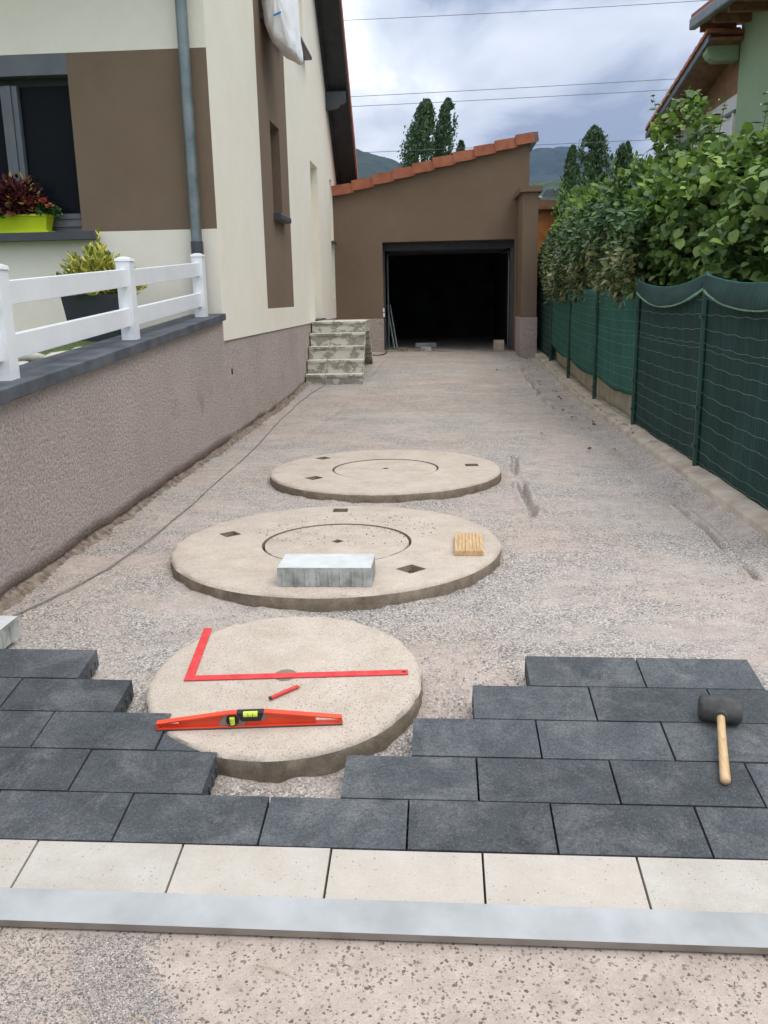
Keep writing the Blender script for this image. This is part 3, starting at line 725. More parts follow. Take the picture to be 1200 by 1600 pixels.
    # downspout
    bm = BM(); tube(bm, [(-2.285, YF-0.075, 1.95), (-2.285, YF-0.075, 3.2), (-2.285, YF-0.075, 5.6)], 0.052, 18)
    ds = obj('downspout', bm, 'zinc', h, smooth=True); put(ds); smooth_angle(ds)
    bm = BM(); tube(bm, [(-2.285, YF-0.075, 1.24), (-2.285, YF-0.075, 1.955)], 0.059, 18)
    o = obj('rainwater_shoe', bm, 'anthra', ds, smooth=True); smooth_angle(o)
house()

def retaining_wall():
    t = thing('retaining_wall', 'pink grey roughcast retaining wall under the white fence with a slate grey coping', 'wall', (XW, 4.5, 0))
    def put(o): o.location = (-XW, -4.5, 0); return o
    def ctop(y): return 0.945+0.0600*(y-4.04)
    put(plinth_sheet('render_skin', XW, 0.4, 8.70, lambda y: gzf(-2, y)+ragged(y, 0.0, 0.050, 0.020), lambda y: ctop(y)-0.001, 'rough', t, seed=5))
    bm = BM(); prism(bm, [(0.4, -0.4), (8.70, -0.3), (8.70, ctop(8.7)-0.002), (0.4, ctop(0.4)-0.002)], 'X', -2.31, -2.12)
    put(obj('core', bm, 'conc', t))
    bm = BM(); prism(bm, [(0.4, ctop(0.4)), (8.675, ctop(8.675)), (8.675, ctop(8.675)+0.062), (0.4, ctop(0.4)+0.072)], 'X', -2.40, -2.055); bevel(bm, 0.006, 2)
    put(obj('coping', bm, 'coping', t))
retaining_wall()

def footings():
    # crumbling earth and mortar at the foot of the wall, where the skin has broken away
    ys = np.arange(1.9, 18.3, 0.012); n = len(ys)
    prof = [(-2.135, 0.17), (-2.128, 0.12), (-2.120, 0.09), (-2.114, 0.065), (-2.104, 0.045), (-2.09, 0.032), (-2.075, 0.018), (-2.05, 0.004), (-2.01, -0.03)]
    rows = []
    for j, (x, z) in enumerate(prof):
        amp = 0.020 if 0 < j < 8 else 0.004
        xx = x + amp*(grid_noise(0, 0, ys*9, ys*0+j*1.3, 21)+0.6*grid_noise(0, 0, ys*31, ys*0+j*2.1, 22)) + (0.02*grid_noise(0, 0, ys*2.3, ys*0+1, 23) if j > 2 else 0)
        zz = z*(1+0.5*grid_noise(0, 0, ys*3.2, ys*0+4, 24)) + amp*0.9*(grid_noise(0, 0, ys*17, ys*0+j*2.7, 25)+0.8*grid_noise(0, 0, ys*52, ys*0+j*3.3, 26))
        rows.append(np.stack([xx, ys, gz(ys*0-2, ys)+zz*0.8], -1))
    V = np.concatenate(rows); m = len(prof); i = np.arange(m-1)[:, None]*n + np.arange(n-1)[None, :]
    F = np.stack([i, i+n, i+n+1, i+1], -1).reshape(-1, 4)
    tag(np_mesh('crumbling_footing', V, F, 'footing'), kind='structure')
footings()

def garage():
    t = thing('garage', 'taupe rendered garage with an open black doorway and a sloping edge of terracotta tiles', 'garage', (0, YG, 0))
    def put(o): o.location = (0, -YG, 0); return o
    def rt(x): return 3.385+0.2315*(x-XW)
    X1 = 1.80
    bm = BM()
    # front wall with door opening, sloping top, real thickness
    D0, D1, DZ = -1.125, 1.535, 2.49
    def quad(pts, mi=0):
        A = [bm.verts.new((x, YG, z)) for x, z in pts]; B = [bm.verts.new((x, YG+0.22, z)) for x, z in pts]
        fs = [bm.faces.new(A), bm.faces.new(B[::-1])]
        for i in range(len(pts)): fs.append(bm.faces.new((A[i], B[i], B[(i+1) % len(pts)], A[(i+1) % len(pts)])))
        bmesh.ops.recalc_face_normals(bm, faces=fs)
    quad([(XW+0.003, 0), (D0, 0), (D0, DZ), (D1, DZ), (D1, 0), (X1, 0), (X1, rt(X1)), (XW+0.003, rt(XW))])
    put(obj('front_wall', bm, 'brown', t))
    bm = BM(); box(bm, XW+0.01, D0-0.002, YG-0.014, YG-0.001, gzf(-1.6, 18.6)-0.05, 0.985); put(obj('plinth', bm, 'rough', t))
    bm = BM()
    box(bm, X1-0.2, X1, YG+0.221, 26, 0, 3.0); box(bm, D1+0.001, X1-0.201, YG+0.221, YG+0.5, 0, 2.6); put(obj('side_wall', bm, 'brown', t))
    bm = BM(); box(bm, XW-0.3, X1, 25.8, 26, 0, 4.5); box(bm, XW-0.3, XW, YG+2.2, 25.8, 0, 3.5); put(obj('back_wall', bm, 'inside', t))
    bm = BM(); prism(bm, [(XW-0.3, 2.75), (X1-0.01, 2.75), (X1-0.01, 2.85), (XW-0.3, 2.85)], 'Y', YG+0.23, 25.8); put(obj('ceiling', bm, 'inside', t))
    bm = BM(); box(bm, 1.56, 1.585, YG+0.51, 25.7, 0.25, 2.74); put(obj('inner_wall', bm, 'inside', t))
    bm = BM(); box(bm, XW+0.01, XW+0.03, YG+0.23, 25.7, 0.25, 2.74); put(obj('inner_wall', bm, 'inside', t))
    # floor slab with a worn sill
    bm = BM(); box(bm, XW+0.02, X1-0.03, 18.42, 25.8, 0.02, 0.318)
    for v in bm.verts:
        if v.co.z > 0.3: v.co.z -= 0.016*(v.co.x+0.3)
    bevel(bm, 0.012, 2); put(obj('floor_slab', bm, 'floor', t))
    # sectional door rolled under the ceiling, tracks, frame
    bm = BM(); box(bm, D0+0.002, D1-0.002, YG+0.225, YG+0.29, 2.33, 2.488, 1); box(bm, D1-0.07, D1-0.002, YG+0.225, YG+0.29, 0.30, 2.328); box(bm, D0+0.002, D0+0.03, YG+0.225, YG+0.29, 0.34, 2.328); bevel(bm, 0.004)
    put(obj('door_frame', bm, ['anthra', 'darkwood_shade'], t))
    dr = obj('raised_door', bbox(D0+0.06, D1-0.10, YG+0.32, YG+2.5, 2.36, 2.40, 0.006), 'anthralight', t); put(dr)
    for k in range(4):
        bm = BM(); box(bm, D0+0.07, D1-0.11, YG+0.35+k*0.54, YG+0.86+k*0.54, 2.335, 2.357); bevel(bm, 0.006); obj('door_panel', bm, 'anthralight', dr)
    bm = BM(); tube(bm, [(D1-0.09, YG+0.33, 0.35), (D1-0.09, YG+0.33, 2.1), (D1-0.09, YG+0.45, 2.28), (D1-0.09, YG+2.6, 2.32)], 0.016, 6)
    put(obj('door_track', bm, 'zinc', t)); bm = BM()
    tube(bm, [(D0+0.08, YG+0.33, 0.35), (D0+0.08, YG+0.33, 2.1), (D0+0.08, YG+0.45, 2.28), (D0+0.08, YG+2.6, 2.32)], 0.016, 6)
    put(obj('door_track', bm, 'zinc', t))
    bm = BM(); box(bm, D0-0.01, D0+0.025, YG-0.016, YG+0.02, 1.02, 1.10); box(bm, D0-0.012, D0+0.02, YG-0.018, YG+0.02, 1.12, 1.19); bevel(bm, 0.003); put(obj('switch', bm, 'pvc', t))
    # roof body and verge tiles
    a = math.atan(0.2315)
    bm = BM(); prism(bm, [(XW-0.02, rt(XW)+0.002), (X1+0.1, rt(X1+0.1)+0.002), (X1+0.1, rt(X1+0.1)+0.09), (XW-0.02, rt(XW)+0.09)], 'Y', YG-0.04, 26.1); put(obj('roof', bm, 'tile2', t))
    L = (X1+0.12-XW)/10/math.cos(a)
    bm = BM()
    box(bm, 0.0, L*0.86, -0.024, 0.02, -0.095, 0.095); box(bm, L*0.80, L*1.06, -0.004, 0.018, -0.088, 0.088); box(bm, 0.004, L*1.06, 0.021, 0.30, 0.06, 0.093); bevel(bm, 0.006, 2)
    me = bpy.data.meshes.new('verge_tile'); bm.to_mesh(me); bm.free(); me.materials.append(MT['tile'])
    for k in range(10):
        x = XW+0.0+k*L*math.cos(a)
        o = bpy.data.objects.new('verge_tile', me); COL.objects.link(o); o.parent = t
        M = Matrix.Translation((x, -0.085-0.004*(k % 2), rt(x)+0.098+random.uniform(-0.003, 0.003))) @ Matrix.Rotation(-a, 4, 'Y') @ Matrix.Rotation(R(5.6), 4, 'Y')
        o.matrix_local = M
    bm = BM(); box(bm, X1+0.02, X1+0.12, YG-0.10, 26, rt(X1)-0.02, rt(X1)+0.17); bevel(bm, 0.01); put(obj('roof_edge', bm, 'gutter', t))
garage()

def boundary_pier():
    t = thing('boundary_wall', 'narrow taupe wall end with a small coping standing between the garage door and the green fence', 'wall', (1.72, 17.4, 0))
    bm = BM(); box(bm, -0.145, 0.14, 0, 1.19, -0.2, 3.24); bevel(bm, 0.012, 2); obj('wall', bm, 'brown', t)
    bm = BM(); box(bm, -0.160, 0.155, -0.014, 1.18, -0.1, 0.985)
    bevel(bm, 0.012, 1); obj('plinth', bm, 'rough', t)
    bm = BM(); box(bm, -0.21, 0.205, -0.06, 1.185, 3.245, 3.345); bevel(bm, 0.02, 1); obj('coping', bm, 'brown', t)
boundary_pier()

# ------------------------------------------------------------------ neighbour's buildings on the right
def neighbour():
    t = thing('neighbour_house', 'pale green neighbouring house with brown wooden eaves and a lower white clad wing, right edge', 'house', (5.6, 14, 0))
    def put(o): o.location = (-5.6, -14, 0); return o
    XN = 5.6
    bm = BM(); box(bm, XN, 14, 6, 18.3, 0, 6.45); put(obj('wall', bm, 'green', t))
    bm = BM(); box(bm, XN+0.03, 12, 18.302, 22.9, 0, 5.0); put(obj('wing_wall', bm, 'whitewood', t))
    # brown boarded gable under the wing roof
    bm = BM()
    prism(bm, [(18.302, 5.002), (22.8, 5.002), (22.8, 5.01), (18.302, 5.80)], 'X', XN+0.03, XN+0.08); put(obj('gable_boards', bm, 'brownwood', t))
    def rz(y): return 5.86-0.178*(y-18.1)
    bm = BM(); prism(bm, [(18.1, rz(18.1)), (23, rz(23)), (23, rz(23)+0.05), (18.1, rz(18.1)+0.05)], 'X', 5.0, 12); put(obj('wing_soffit', bm, 'brownwood', t))
    bm = BM(); prism(bm, [(18.1, rz(18.1)-0.02), (23, rz(23)-0.02), (23, rz(23)+0.10), (18.1, rz(18.1)+0.10)], 'X', 4.955, 4.998); put(obj('wing_fascia', bm, 'gutter', t))
    bm = BM(); box(bm, -0.03, 0.30, 0, 0.36, 0, 0.07); bevel(bm, 0.012); me = bpy.data.meshes.new('roof_tile'); bm.to_mesh(me); bm.free(); me.materials.append(MT['tile'])
    for k in range(14):
        o = bpy.data.objects.new('roof_tile', me); COL.objects.link(o); o.parent = t
        y = 18.1+k*0.34; o.matrix_local = Matrix.Translation((4.95-XN, y-14, rz(y)+0.13)) @ Matrix.Rotation(R(-10.1-4), 4, 'X')
    bm = BM(); prism(bm, [(18.1, rz(18.1)+0.10), (23, rz(23)+0.10), (23, rz(23)+0.17), (18.1, rz(18.1)+0.17)], 'X', 5.2, 12); put(obj('wing_roof', bm, 'tile2', t))
    # main eave
    def ez(y): return 6.30-0.085*(18.9-y)
    bm = BM(); prism(bm, [(7, ez(7)), (18.9, ez(18.9)), (18.9, ez(18.9)+0.05), (7, ez(7)+0.05)], 'X', 4.93, 9); put(obj('eave_boards', bm, 'brownwood', t))
    bm = BM(); prism(bm, [(7, ez(7)-0.06), (18.92, ez(18.92)-0.06), (18.92, ez(18.92)+0.14), (7, ez(7)+0.14)], 'X', 4.80, 4.928); bevel(bm, 0.03, 2); put(obj('gutter', bm, 'gutter', t))
    bm = BM(); prism(bm, [(7, ez(7)+0.145), (18.95, ez(18.95)+0.145), (18.95, ez(18.95)+0.22), (7, ez(7)+0.22)], 'X', 4.84, 9); put(obj('roof', bm, 'tile2', t))
    for k in range(6):
        y = 18.6-k*0.85
        o = obj('rafter', bbox(4.95, XN, y, y+0.10, ez(y)-0.13, ez(y)-0.006, 0.006), 'brownwood', t); put(o)
    bm = BM(); prism(bm, [(5.0, 5.70), (5.06, 5.62), (5.16, 5.56), (XN, 5.56), (XN, 5.93), (5.0, 5.93)], 'Y', 18.32, 18.6); bevel(bm, 0.012); put(obj('purlin_end', bm, 'green', t))
    bm = BM(); box(bm, 5.15, XN, 18.34, 18.56, 5.935, 6.12); put(obj('wall_plate', bm, 'brownwood', t))
    # white balcony boards and white frames on the wing
    for k, z in enumerate((3.30, 3.52, 3.74)):
        put(obj('balcony_board', bbox(XN-0.06, XN-0.01, 10, 18.28, z-0.005, z+0.195, 0.006), 'whitewood', t))
    for y in (18.4, 19.9, 21.3, 22.7):
        put(obj('frame_post', bbox(XN-0.02, XN+0.028, y, y+0.09, 3, 4.66, 0.004), 'whitewood', t))
    put(obj('frame_rail', bbox(XN-0.022, XN+0.028, 18.35, 22.8, 4.665, 4.72, 0.004), 'zinc', t))
neighbour()

def shed():
    t = thing('garden_shed', 'orange stained wooden shed with a small grey roof behind the garage corner', 'shed', (2.6, 19.4, 0))
    for k in range(8):
        o = obj('board', bbox(-0.53+k*0.15, -0.385+k*0.15, 0, 0.02, 0, 3.12, 0.004), 'orangewood', t)
    bm = BM(); box(bm, -0.53, 1.2, 0.022, 2.2, 0, 3.1); obj('shed_body', bm, 'brownwood', t)
    bm = BM(); tube(bm, [(-0.56, -0.03, 0.2), (-0.56, -0.03, 3.15)], 0.025, 8); obj('drainpipe', bm, 'darkwood_shade', t)
    bm = BM(); box(bm, -0.60, 1.25, -0.14, -0.02, 3.10, 3.27); bevel(bm, 0.03, 2); obj('gutter', bm, 'brownwood', t)
    bm = BM(); prism(bm, [(-0.12, 3.28), (2.3, 3.55), (2.3, 3.60), (-0.12, 3.33)], 'X', -0.52, 1.3); obj('roof', bm, 'zinc', t)
    bm = BM(); prism(bm, [(-0.45, 3.33), (-0.35, 3.50), (-0.05, 3.52), (0.1, 3.36)], 'Y', 0.1, 0.5); obj('roof_vent', bm, 'gutter', t)
shed()

# ------------------------------------------------------------------ paving
UX, UY0 = -0.0927, 2.068
def paving():
    bm = BM()
    # sand joint bed showing between and under the stones
    y0, y1 = 1.875, UY0+5*0.2*0.99+0.005
    prism(bm, [(y0, T(y0)-0.2), (y1-0.99, T(y1-0.99)-0.2), (y1-0.99, T(y1-0.99)-0.070), (y0, T(y0)-0.070)], 'X', -2.09, 1.82)
    bed = tag(obj('paving', bm, 'soil'), kind='structure')
    tilt = math.atan(SL)
    cache = {}
    def paver(u0, u1, v0, kind='dpav', cutfn=None, lift=0.0):
        # stone between u0..u1 (widths of 0.4 m) and v0..v0+1 (rows of 0.2 m)
        gap = 0.0062
        L = (u1-u0)*0.4-gap; W = 0.2-gap; key = (round(L, 3), kind)
        hgt = 0.068
        if cutfn is None and key in cache: me = cache[key]
        else:
            bm = BM()
            if cutfn is None:
                box(bm, 0, L, 0, W, -hgt, 0)
            else:
                prism(bm, cutfn(L, W), 'Z', -hgt, 0)
            bevel(bm, 0.0022, 1, 50)
            # spacer nibs moulded down the sides
            if cutfn is None and kind == 'dpav':
                nb = 0.004
                for k in range(max(1, int(L/0.075))):
                    xx = 0.03+k*0.075
                    if xx+0.012 < L: 
                        box(bm, xx, xx+0.011, -0.0015, 0.001, -hgt+0.002, -0.030); box(bm, xx, xx+0.011, W-0.001, W+0.0015, -hgt+0.002, -0.030)
                for k in range(4):
                    yy = 0.022+k*0.045
                    box(bm, L-0.001, L+0.0042, yy, yy+0.014, -hgt+0.002, -0.030); box(bm, -0.0018, 0.001, yy, yy+0.014, -hgt+0.002, -0.030)
            me = bpy.data.meshes.new('paver'); bm.normal_update(); bm.to_mesh(me); bm.free()
            me.materials.append(MT[kind])
            if cutfn is None: cache[key] = me
        o = bpy.data.objects.new('paver' if kind == 'dpav' else 'border_paver', me); COL.objects.link(o); o.parent = bed
        x = UX+u0*0.4+gap/2; y = UY0+v0*0.2*math.cos(tilt)+gap/2
        z = T(y)+TX(x)+lift+random.uniform(-0.0012, 0.0012)
        o.matrix_local = Matrix.Translation((x, y, z)) @ Matrix.Rotation(tilt, 4, 'X') @ Matrix.Rotation(random.uniform(-0.0022, 0.0022), 4, 'Z') @ Matrix.Rotation(0.0104+random.uniform(-0.002, 0.002), 4, 'Y')
        return o
    UL, UR = -4.95, 4.75
    def row(v, off, ranges, kind='dpav'):
        for a, b in ranges:
            k = math.floor(a-off)+off
            e = k
            while e < b-0.02:
                s0, s1 = max(e, a), min(e+1, b)
                if s1-s0 > 0.08: paver(s0, s1, v, kind)
                e += 1
    row(-1, 0.5, [(UL, UR)], 'lpav')
    row(0, 0.0, [(UL, UR)])
    row(1, 0.5, [(UL, -1.5), (-0.5, UR)])
    row(2, 0.0, [(UL, -2.0), (0.0, 4.0)])
    row(3, 0.5, [(UL, -2.5), (0.5, 3.5)])
    row(4, 0.0, [(UL, -3.0), (1.0, 3.0)])
    # the stone cut to the curve of the round lid
    def cut(L, W):
        cx, cy, r = -0.555-(UX-2.0*0.4), (2.92-(UY0+2*0.2*0.99)), 0.497
        pts = [(0, 0)]
        xs_ = [0, 0.05, 0.1, 0.15, 0.2, 0.25]
        arc = []
        for k in range(20):
            yy = W*k/19
            xx = cx-math.sqrt(max(0, r*r-(yy-cy)**2))
            arc.append((xx, yy))
        arc = [p for p in arc if p[0] > 0.004]
        pts += arc
        if arc[-1][1] > W-1e-4: pts.append((0, W))
        else: pts.append((0.0, min(W, arc[-1][1]+0.01)))
        return pts
    paver(-2.0, -1.0, 2, 'dpav', cut)
paving()

# ------------------------------------------------------------------ septic tank lids
def disc_mesh(name, R0, h, mats, cutters=(), inner=None, rough=0.006, seed=1, n=160, edge=0.03):
    """cast concrete disc, top at z=0; cutters are (cx,cy,half,rot,depth); inner = radius of a hole through it"""
    bm = BM()
    prof = [(R0-0.002, -h), (R0, -h*0.55), (R0-0.001, -0.016), (R0-edge*0.4, -0.003), (R0-edge, 0.0)]
    rings = []
    for j, (r, z) in enumerate(prof):
        ring = []
        for k in range(n):
            a = 2*math.pi*k/n
            w = rough*fbm(math.cos(a)*9+seed, math.sin(a)*9, j*0.9+seed, 3)
            chip = 0
            if j in (2, 3): chip = -abs(0.010*mnoise.noise(Vector((math.cos(a)*17, math.sin(a)*17, seed+j))))
            ring.append(bm.verts.new(((r+w*(0.8 if j < 4 else 0.1)+chip)*math.cos(a), (r+w*(0.8 if j < 4 else 0.1)+chip)*math.sin(a), z+(w*0.5 if 0 < j < 4 else 0)+(chip*0.6))))
        rings.append(ring)
    for j, (r0, r1) in enumerate(zip(rings, rings[1:])):
        for k in range(n):
            f = bm.faces.new((r0[k], r0[(k+1) % n], r1[(k+1) % n], r1[k])); f.material_index = 1 if j < 2 else 0
    f = bm.faces.new(rings[0][::-1]); f.material_index = 1
    bm.faces.new(rings[-1])
    me = bpy.data.meshes.new(name); bm.normal_update(); bm.to_mesh(me); bm.free()
    for m in mats: me.materials.append(MT[m])
    tmp = bpy.data.objects.new('tmp', me); COL.objects.link(tmp); cs = []
    if cutters or inner:
        cb = BM()
        for (cx, cy, s, rot, d) in cutters:
            M = Matrix.Translation((cx, cy, 0)) @ Matrix.Rotation(rot, 4, 'Z')
            vs, _ = box(cb, -s, s, -s, s, -d, 0.02, 0)
            for v in vs:
                if v.co.z < 0: v.co.x *= 0.86; v.co.y *= 0.86
                v.co = M @ v.co
        if inner:
            bmesh.ops.create_cone(cb, cap_ends=True, segments=96, radius1=inner-0.02, radius2=inner+0.004, depth=h-0.012+0.02, matrix=Matrix.Translation((0, 0, 0.02-(h-0.012+0.02)/2)))
        cm = bpy.data.meshes.new('cut'); bmesh.ops.recalc_face_normals(cb, faces=cb.faces[:]); cb.to_mesh(cm); cb.free()
        cm.materials.append(MT[mats[1]])
        co = bpy.data.objects.new('cut', cm); COL.objects.link(co)
        md = tmp.modifiers.new('b', 'BOOLEAN'); md.object = co; md.operation = 'DIFFERENCE'; md.solver = 'EXACT'; md.material_mode = 'TRANSFER'
        dg = bpy.context.evaluated_depsgraph_get(); dg.update()
        res = bpy.data.meshes.new_from_object(tmp.evaluated_get(dg)); res.name = name
        bpy.data.objects.remove(co); bpy.data.meshes.remove(cm)
    else: res = me
    bpy.data.objects.remove(tmp)
    return res

def lids():
    # 1: small round lid in front, following the ramp
    t = thing('tank_lid', 'smallest round concrete lid with the red square and spirit level on it', 'manhole lid', (-0.555, 2.92, 0.092))
    t.rotation_euler = (math.atan(0.11), 0, 0)
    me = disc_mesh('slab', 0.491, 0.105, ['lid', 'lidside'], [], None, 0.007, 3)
    o = link('slab', me, None, t); smooth_angle(o, 50)
    bm = BM(); lathe(bm, [(0.0, 0.0006), (0.034, 0.0006), (0.036, 0.0014), (0.040, 0.0014), (0.041, 0.0)], 28)
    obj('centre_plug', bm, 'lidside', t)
    # irregular earth skirt below it
    # 2: large lid
    t2 = thing('tank_lid', 'large round concrete lid carrying a light grey block and a piece of wood', 'manhole lid', (-0.575, 4.755, 0.075))
    cut = [(-1.225+0.575, 4.94-4.755, 0.052, R(40), 0.032), (-0.638+0.575, 5.52-4.755, 0.05, R(3), 0.032), (-0.145+0.575, 4.25-4.755, 0.058, R(45), 0.036)]
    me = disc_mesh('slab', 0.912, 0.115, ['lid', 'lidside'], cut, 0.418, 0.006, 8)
    o = link('slab', me, None, t2); smooth_angle(o, 50)
    bm = BM()
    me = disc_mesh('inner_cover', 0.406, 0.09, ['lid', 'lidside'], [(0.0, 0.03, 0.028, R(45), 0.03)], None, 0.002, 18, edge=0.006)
    o = link('inner_cover', me, None, t2); smooth_angle(o, 50); o.location = (-0.0, 0.0, -0.003)
    for (cx, cy, s, rot, d) in cut:
        bm.free(); bm = BM(); pts = []
        for k in range(9):
            a = math.pi*k/8; pts.append((cx+0.016*math.cos(a), cy-0.01, -0.032+0.024*math.sin(a)))
        tube(bm, pts, 0.005, 6); obj('lifting_loop', bm, 'bark', t2); bm = BM()
    bm.free()
    # 3: far large lid
    t3 = thing('tank_lid', 'large round concrete lid farthest up the drive with nothing lying on it', 'manhole lid', (-0.43, 6.945, 0.075))
    cut = [(-0.995+0.43, 7.44-6.945, 0.055, R(45), 0.032), (-0.955+0.43, 6.585-6.945, 0.058, R(42), 0.032), (0.26+0.43, 7.06-6.945, 0.055, R(5), 0.032)]
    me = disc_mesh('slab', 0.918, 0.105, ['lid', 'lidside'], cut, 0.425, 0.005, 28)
    o = link('slab', me, None, t3); smooth_angle(o, 50)
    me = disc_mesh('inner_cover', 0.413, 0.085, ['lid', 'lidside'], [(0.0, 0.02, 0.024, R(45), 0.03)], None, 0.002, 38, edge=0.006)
    o = link('inner_cover', me, None, t3); smooth_angle(o, 50); o.location = (0, 0, -0.003)
    for (cx, cy, s, rot, d) in cut:
        bm = BM(); tube(bm, [(cx+0.016*math.cos(math.pi*k/8), cy-0.01, -0.032+0.024*math.sin(math.pi*k/8)) for k in range(9)], 0.005, 6); obj('lifting_loop', bm, 'bark', t3)
lids()

# ------------------------------------------------------------------ tools
def LZ(x, y): return 0.092+0.11*(y-2.92)            # surface of the small lid
def lay(o, x, y, z, ax, tiltx):
    """place on a surface that rises along Y with angle tiltx, heading ax"""
    o.matrix_world = Matrix.Translation((x, y, z)) @ Matrix.Rotation(tiltx, 4, 'X') @ Matrix.Rotation(ax, 4, 'Z')
T1 = math.atan(0.11); TP = math.atan(SL)
def tools():
    # carpenter's square
    bm = BM(); w = 0.033; th = 0.0035
    prism(bm, [(0, 0), (0.80, 0), (0.80, w), (w, w), (w, 0.40), (0, 0.40)], 'Z', 0, th); bevel(bm, 0.0008)
    o = obj('carpenters_square', bm, 'red'); tag(o, 'red flat L shaped steel square lying on the smallest lid', 'square')
    lay(o, -0.913, 2.871, LZ(0, 2.871)+0.002, R(3.8), T1)
    h = BM(); lathe(h, [(0, 0.0), (0.006, 0.0), (0.006, 0.0005)], 14); ho = obj('hanging_hole', h, 'black', o); ho.location = (0.785, w/2, th+0.0003); ho.scale = (1.4, 0.8, 1)
    # spirit level, standing on its base
    t = thing('spirit_level', 'orange red trapezoid spirit level with yellow green vials standing on the smallest lid', 'spirit level')
    L = 0.60; hc, he = 0.056, 0.026
    body = BM()
    out = [(0, 0), (L, 0), (L, he), (L*0.60, hc), (L*0.40, hc), (0, he)]
    def strip(a, b, wid, thick, y0=-0.011, y1=0.011, m=body):
        d = Vector((b[0]-a[0], 0, b[1]-a[1])).normalized(); n = Vector((-d.z, 0, d.x))*thick
        prism(m, [a, b, (b[0]-n.x, b[1]-n.z), (a[0]-n.x, a[1]-n.z)], 'Y', y0, y1)
    prism(body, [(0.0, 0.004), (L, 0.004), (L, 0.008), (0, 0.008)], 'Y', -0.012, 0.012)
    prism(body, [(0.012, 0.008), (0.072, 0.008), (0.072, 0.0185), (0.012, 0.0175)], 'Y', -0.0030, 0.003)
    prism(body, [(0.072, 0.008), (0.215, 0.008), (0.215, hc-0.008), (0.13, 0.038), (0.072, 0.028)], 'Y', -0.003, 0.003)
    prism(body, [(0.285, 0.008), (L-0.085, 0.008), (L-0.085, 0.030), (L*0.60, hc-0.005), (0.285, hc-0.005)], 'Y', -0.003, 0.003)
    bevel(body, 0.0006)
    obj('body', body, 'orange', t)
    b2 = BM()
    strip((0, he), (L*0.40, hc), 0, 0.005, m=b2); strip((L*0.40, hc), (0.262, hc), 0, 0.005, m=b2); strip((0.318, hc), (L*0.60, hc), 0, 0.005, m=b2); strip((L*0.60, hc), (L, he), 0, 0.005, m=b2)
    prism(b2, [(0, 0.004), (0.010, 0.004), (0.010, he), (0, he)], 'Y', -0.011, 0.011); prism(b2, [(L-0.010, 0.004), (L, 0.004), (L, he), (L-0.010, he)], 'Y', -0.011, 0.011)
    obj('top_flange', b2, 'orange', t)
    b3 = BM(); box(b3, -0.001, L+0.001, -0.0125, 0.0125, 0, 0.004); obj('base_rail', b3, 'anthra', t)
    b4 = BM(); prism(b4, [(0.198, 0.008), (0.285, 0.008), (0.292, 0.030), (0.275, hc-0.006), (0.222, hc-0.006)], 'Y', -0.0055, 0.0055); prism(b4, [(0.285, hc-0.030), (0.352, hc-0.030), (0.362, hc-0.006), (0.275, hc-0.006)], 'Y', -0.0055, 0.0055); obj('label_plate', b4, 'plate', t)
    b5 = BM(); M = Matrix.Translation((0.247, -0.0056, 0.029)) @ Matrix.Rotation(R(90), 4, 'X'); lathe(b5, [(0.0, 0.0), (0.0205, 0), (0.0205, 0.0035), (0.017, 0.0035), (0.0165, 0.001), (0.0, 0.001)], 28, M); rg = obj('round_vial_housing', b5, 'black', t)
    b6 = BM(); tube(b6, [(0.247, -0.0105, 0.017), (0.247, -0.0105, 0.041)], 0.0085, 14); obj('vial', b6, 'vial', rg)
    b7 = BM(); box(b7, 0.238, 0.256, -0.0195, -0.0188, 0.0235, 0.0242); box(b7, 0.238, 0.256, -0.0195, -0.0188, 0.033, 0.0337); obj('vial_line', b7, 'black', rg)
    b8 = BM(); prism(b8, [(0.262, hc+0.001), (0.350, hc+0.001), (0.338, hc-0.030), (0.276, hc-0.030)], 'Y', -0.0122, 0.0122); bevel(b8, 0.001); hs = obj('top_vial_housing', b8, 'black', t)
    b9 = BM(); tube(b9, [(0.284, -0.006, hc-0.007), (0.330, -0.006, hc-0.007)], 0.0095, 14); obj('vial', b9, 'vial', hs)
    b10 = BM(); box(b10, 0.299, 0.3002, -0.0161, -0.0152, hc-0.012, hc+0.001); box(b10, 0.314, 0.3152, -0.0161, -0.0152, hc-0.012, hc+0.001); obj('vial_line', b10, 'black', hs)
    lay(t, -0.918, 2.575, LZ(0, 2.575)+0.001, R(4.3), T1)
    # pencil
    t = thing('carpenters_pencil', 'red carpenter pencil between the red square and the spirit level', 'pencil')
    bm = BM(); L = 0.135
    tube(bm, [(0.006, 0, 0), (L-0.018, 0, 0)], 0.0058, 8); 
    for v in bm.verts: v.co.y *= 1.3
    obj('barrel', bm, 'red', t)
    bm = BM(); tube(bm, [(L-0.018, 0, 0), (L-0.006, 0, 0)], [0.0056, 0.002], 8); obj('sharpened_wood', bm, 'wood', t)
    bm = BM(); tube(bm, [(L-0.006, 0, 0), (L, 0, 0)], [0.002, 0.0006], 8); obj('lead', bm, 'black', t)
    bm = BM(); tube(bm, [(0, 0, 0), (0.006, 0, 0)], 0.0060, 8)
    for v in bm.verts: v.co.y *= 1.3
    obj('end_cap', bm, 'darkend', t)
    lay(t, -0.582, 2.752, LZ(0, 2.752)+0.0085, R(43), T1)
    # rubber mallet
    t = thing('rubber_mallet', 'black rubber mallet with a wooden handle lying on the dark paving at the right', 'mallet')
    bm = BM(); hl = 0.066
    prof = [(0.0, -hl), (0.030, -hl), (0.0375, -hl+0.004), (0.0405, -hl+0.014), (0.0425, -0.030), (0.0435, 0), (0.0425, 0.030), (0.0405, hl-0.014), (0.0375, hl-0.004), (0.030, hl), (0.0, hl)]
    M = Matrix.Rotation(R(90), 4, 'Y')
    lathe(bm, prof, 32, M)
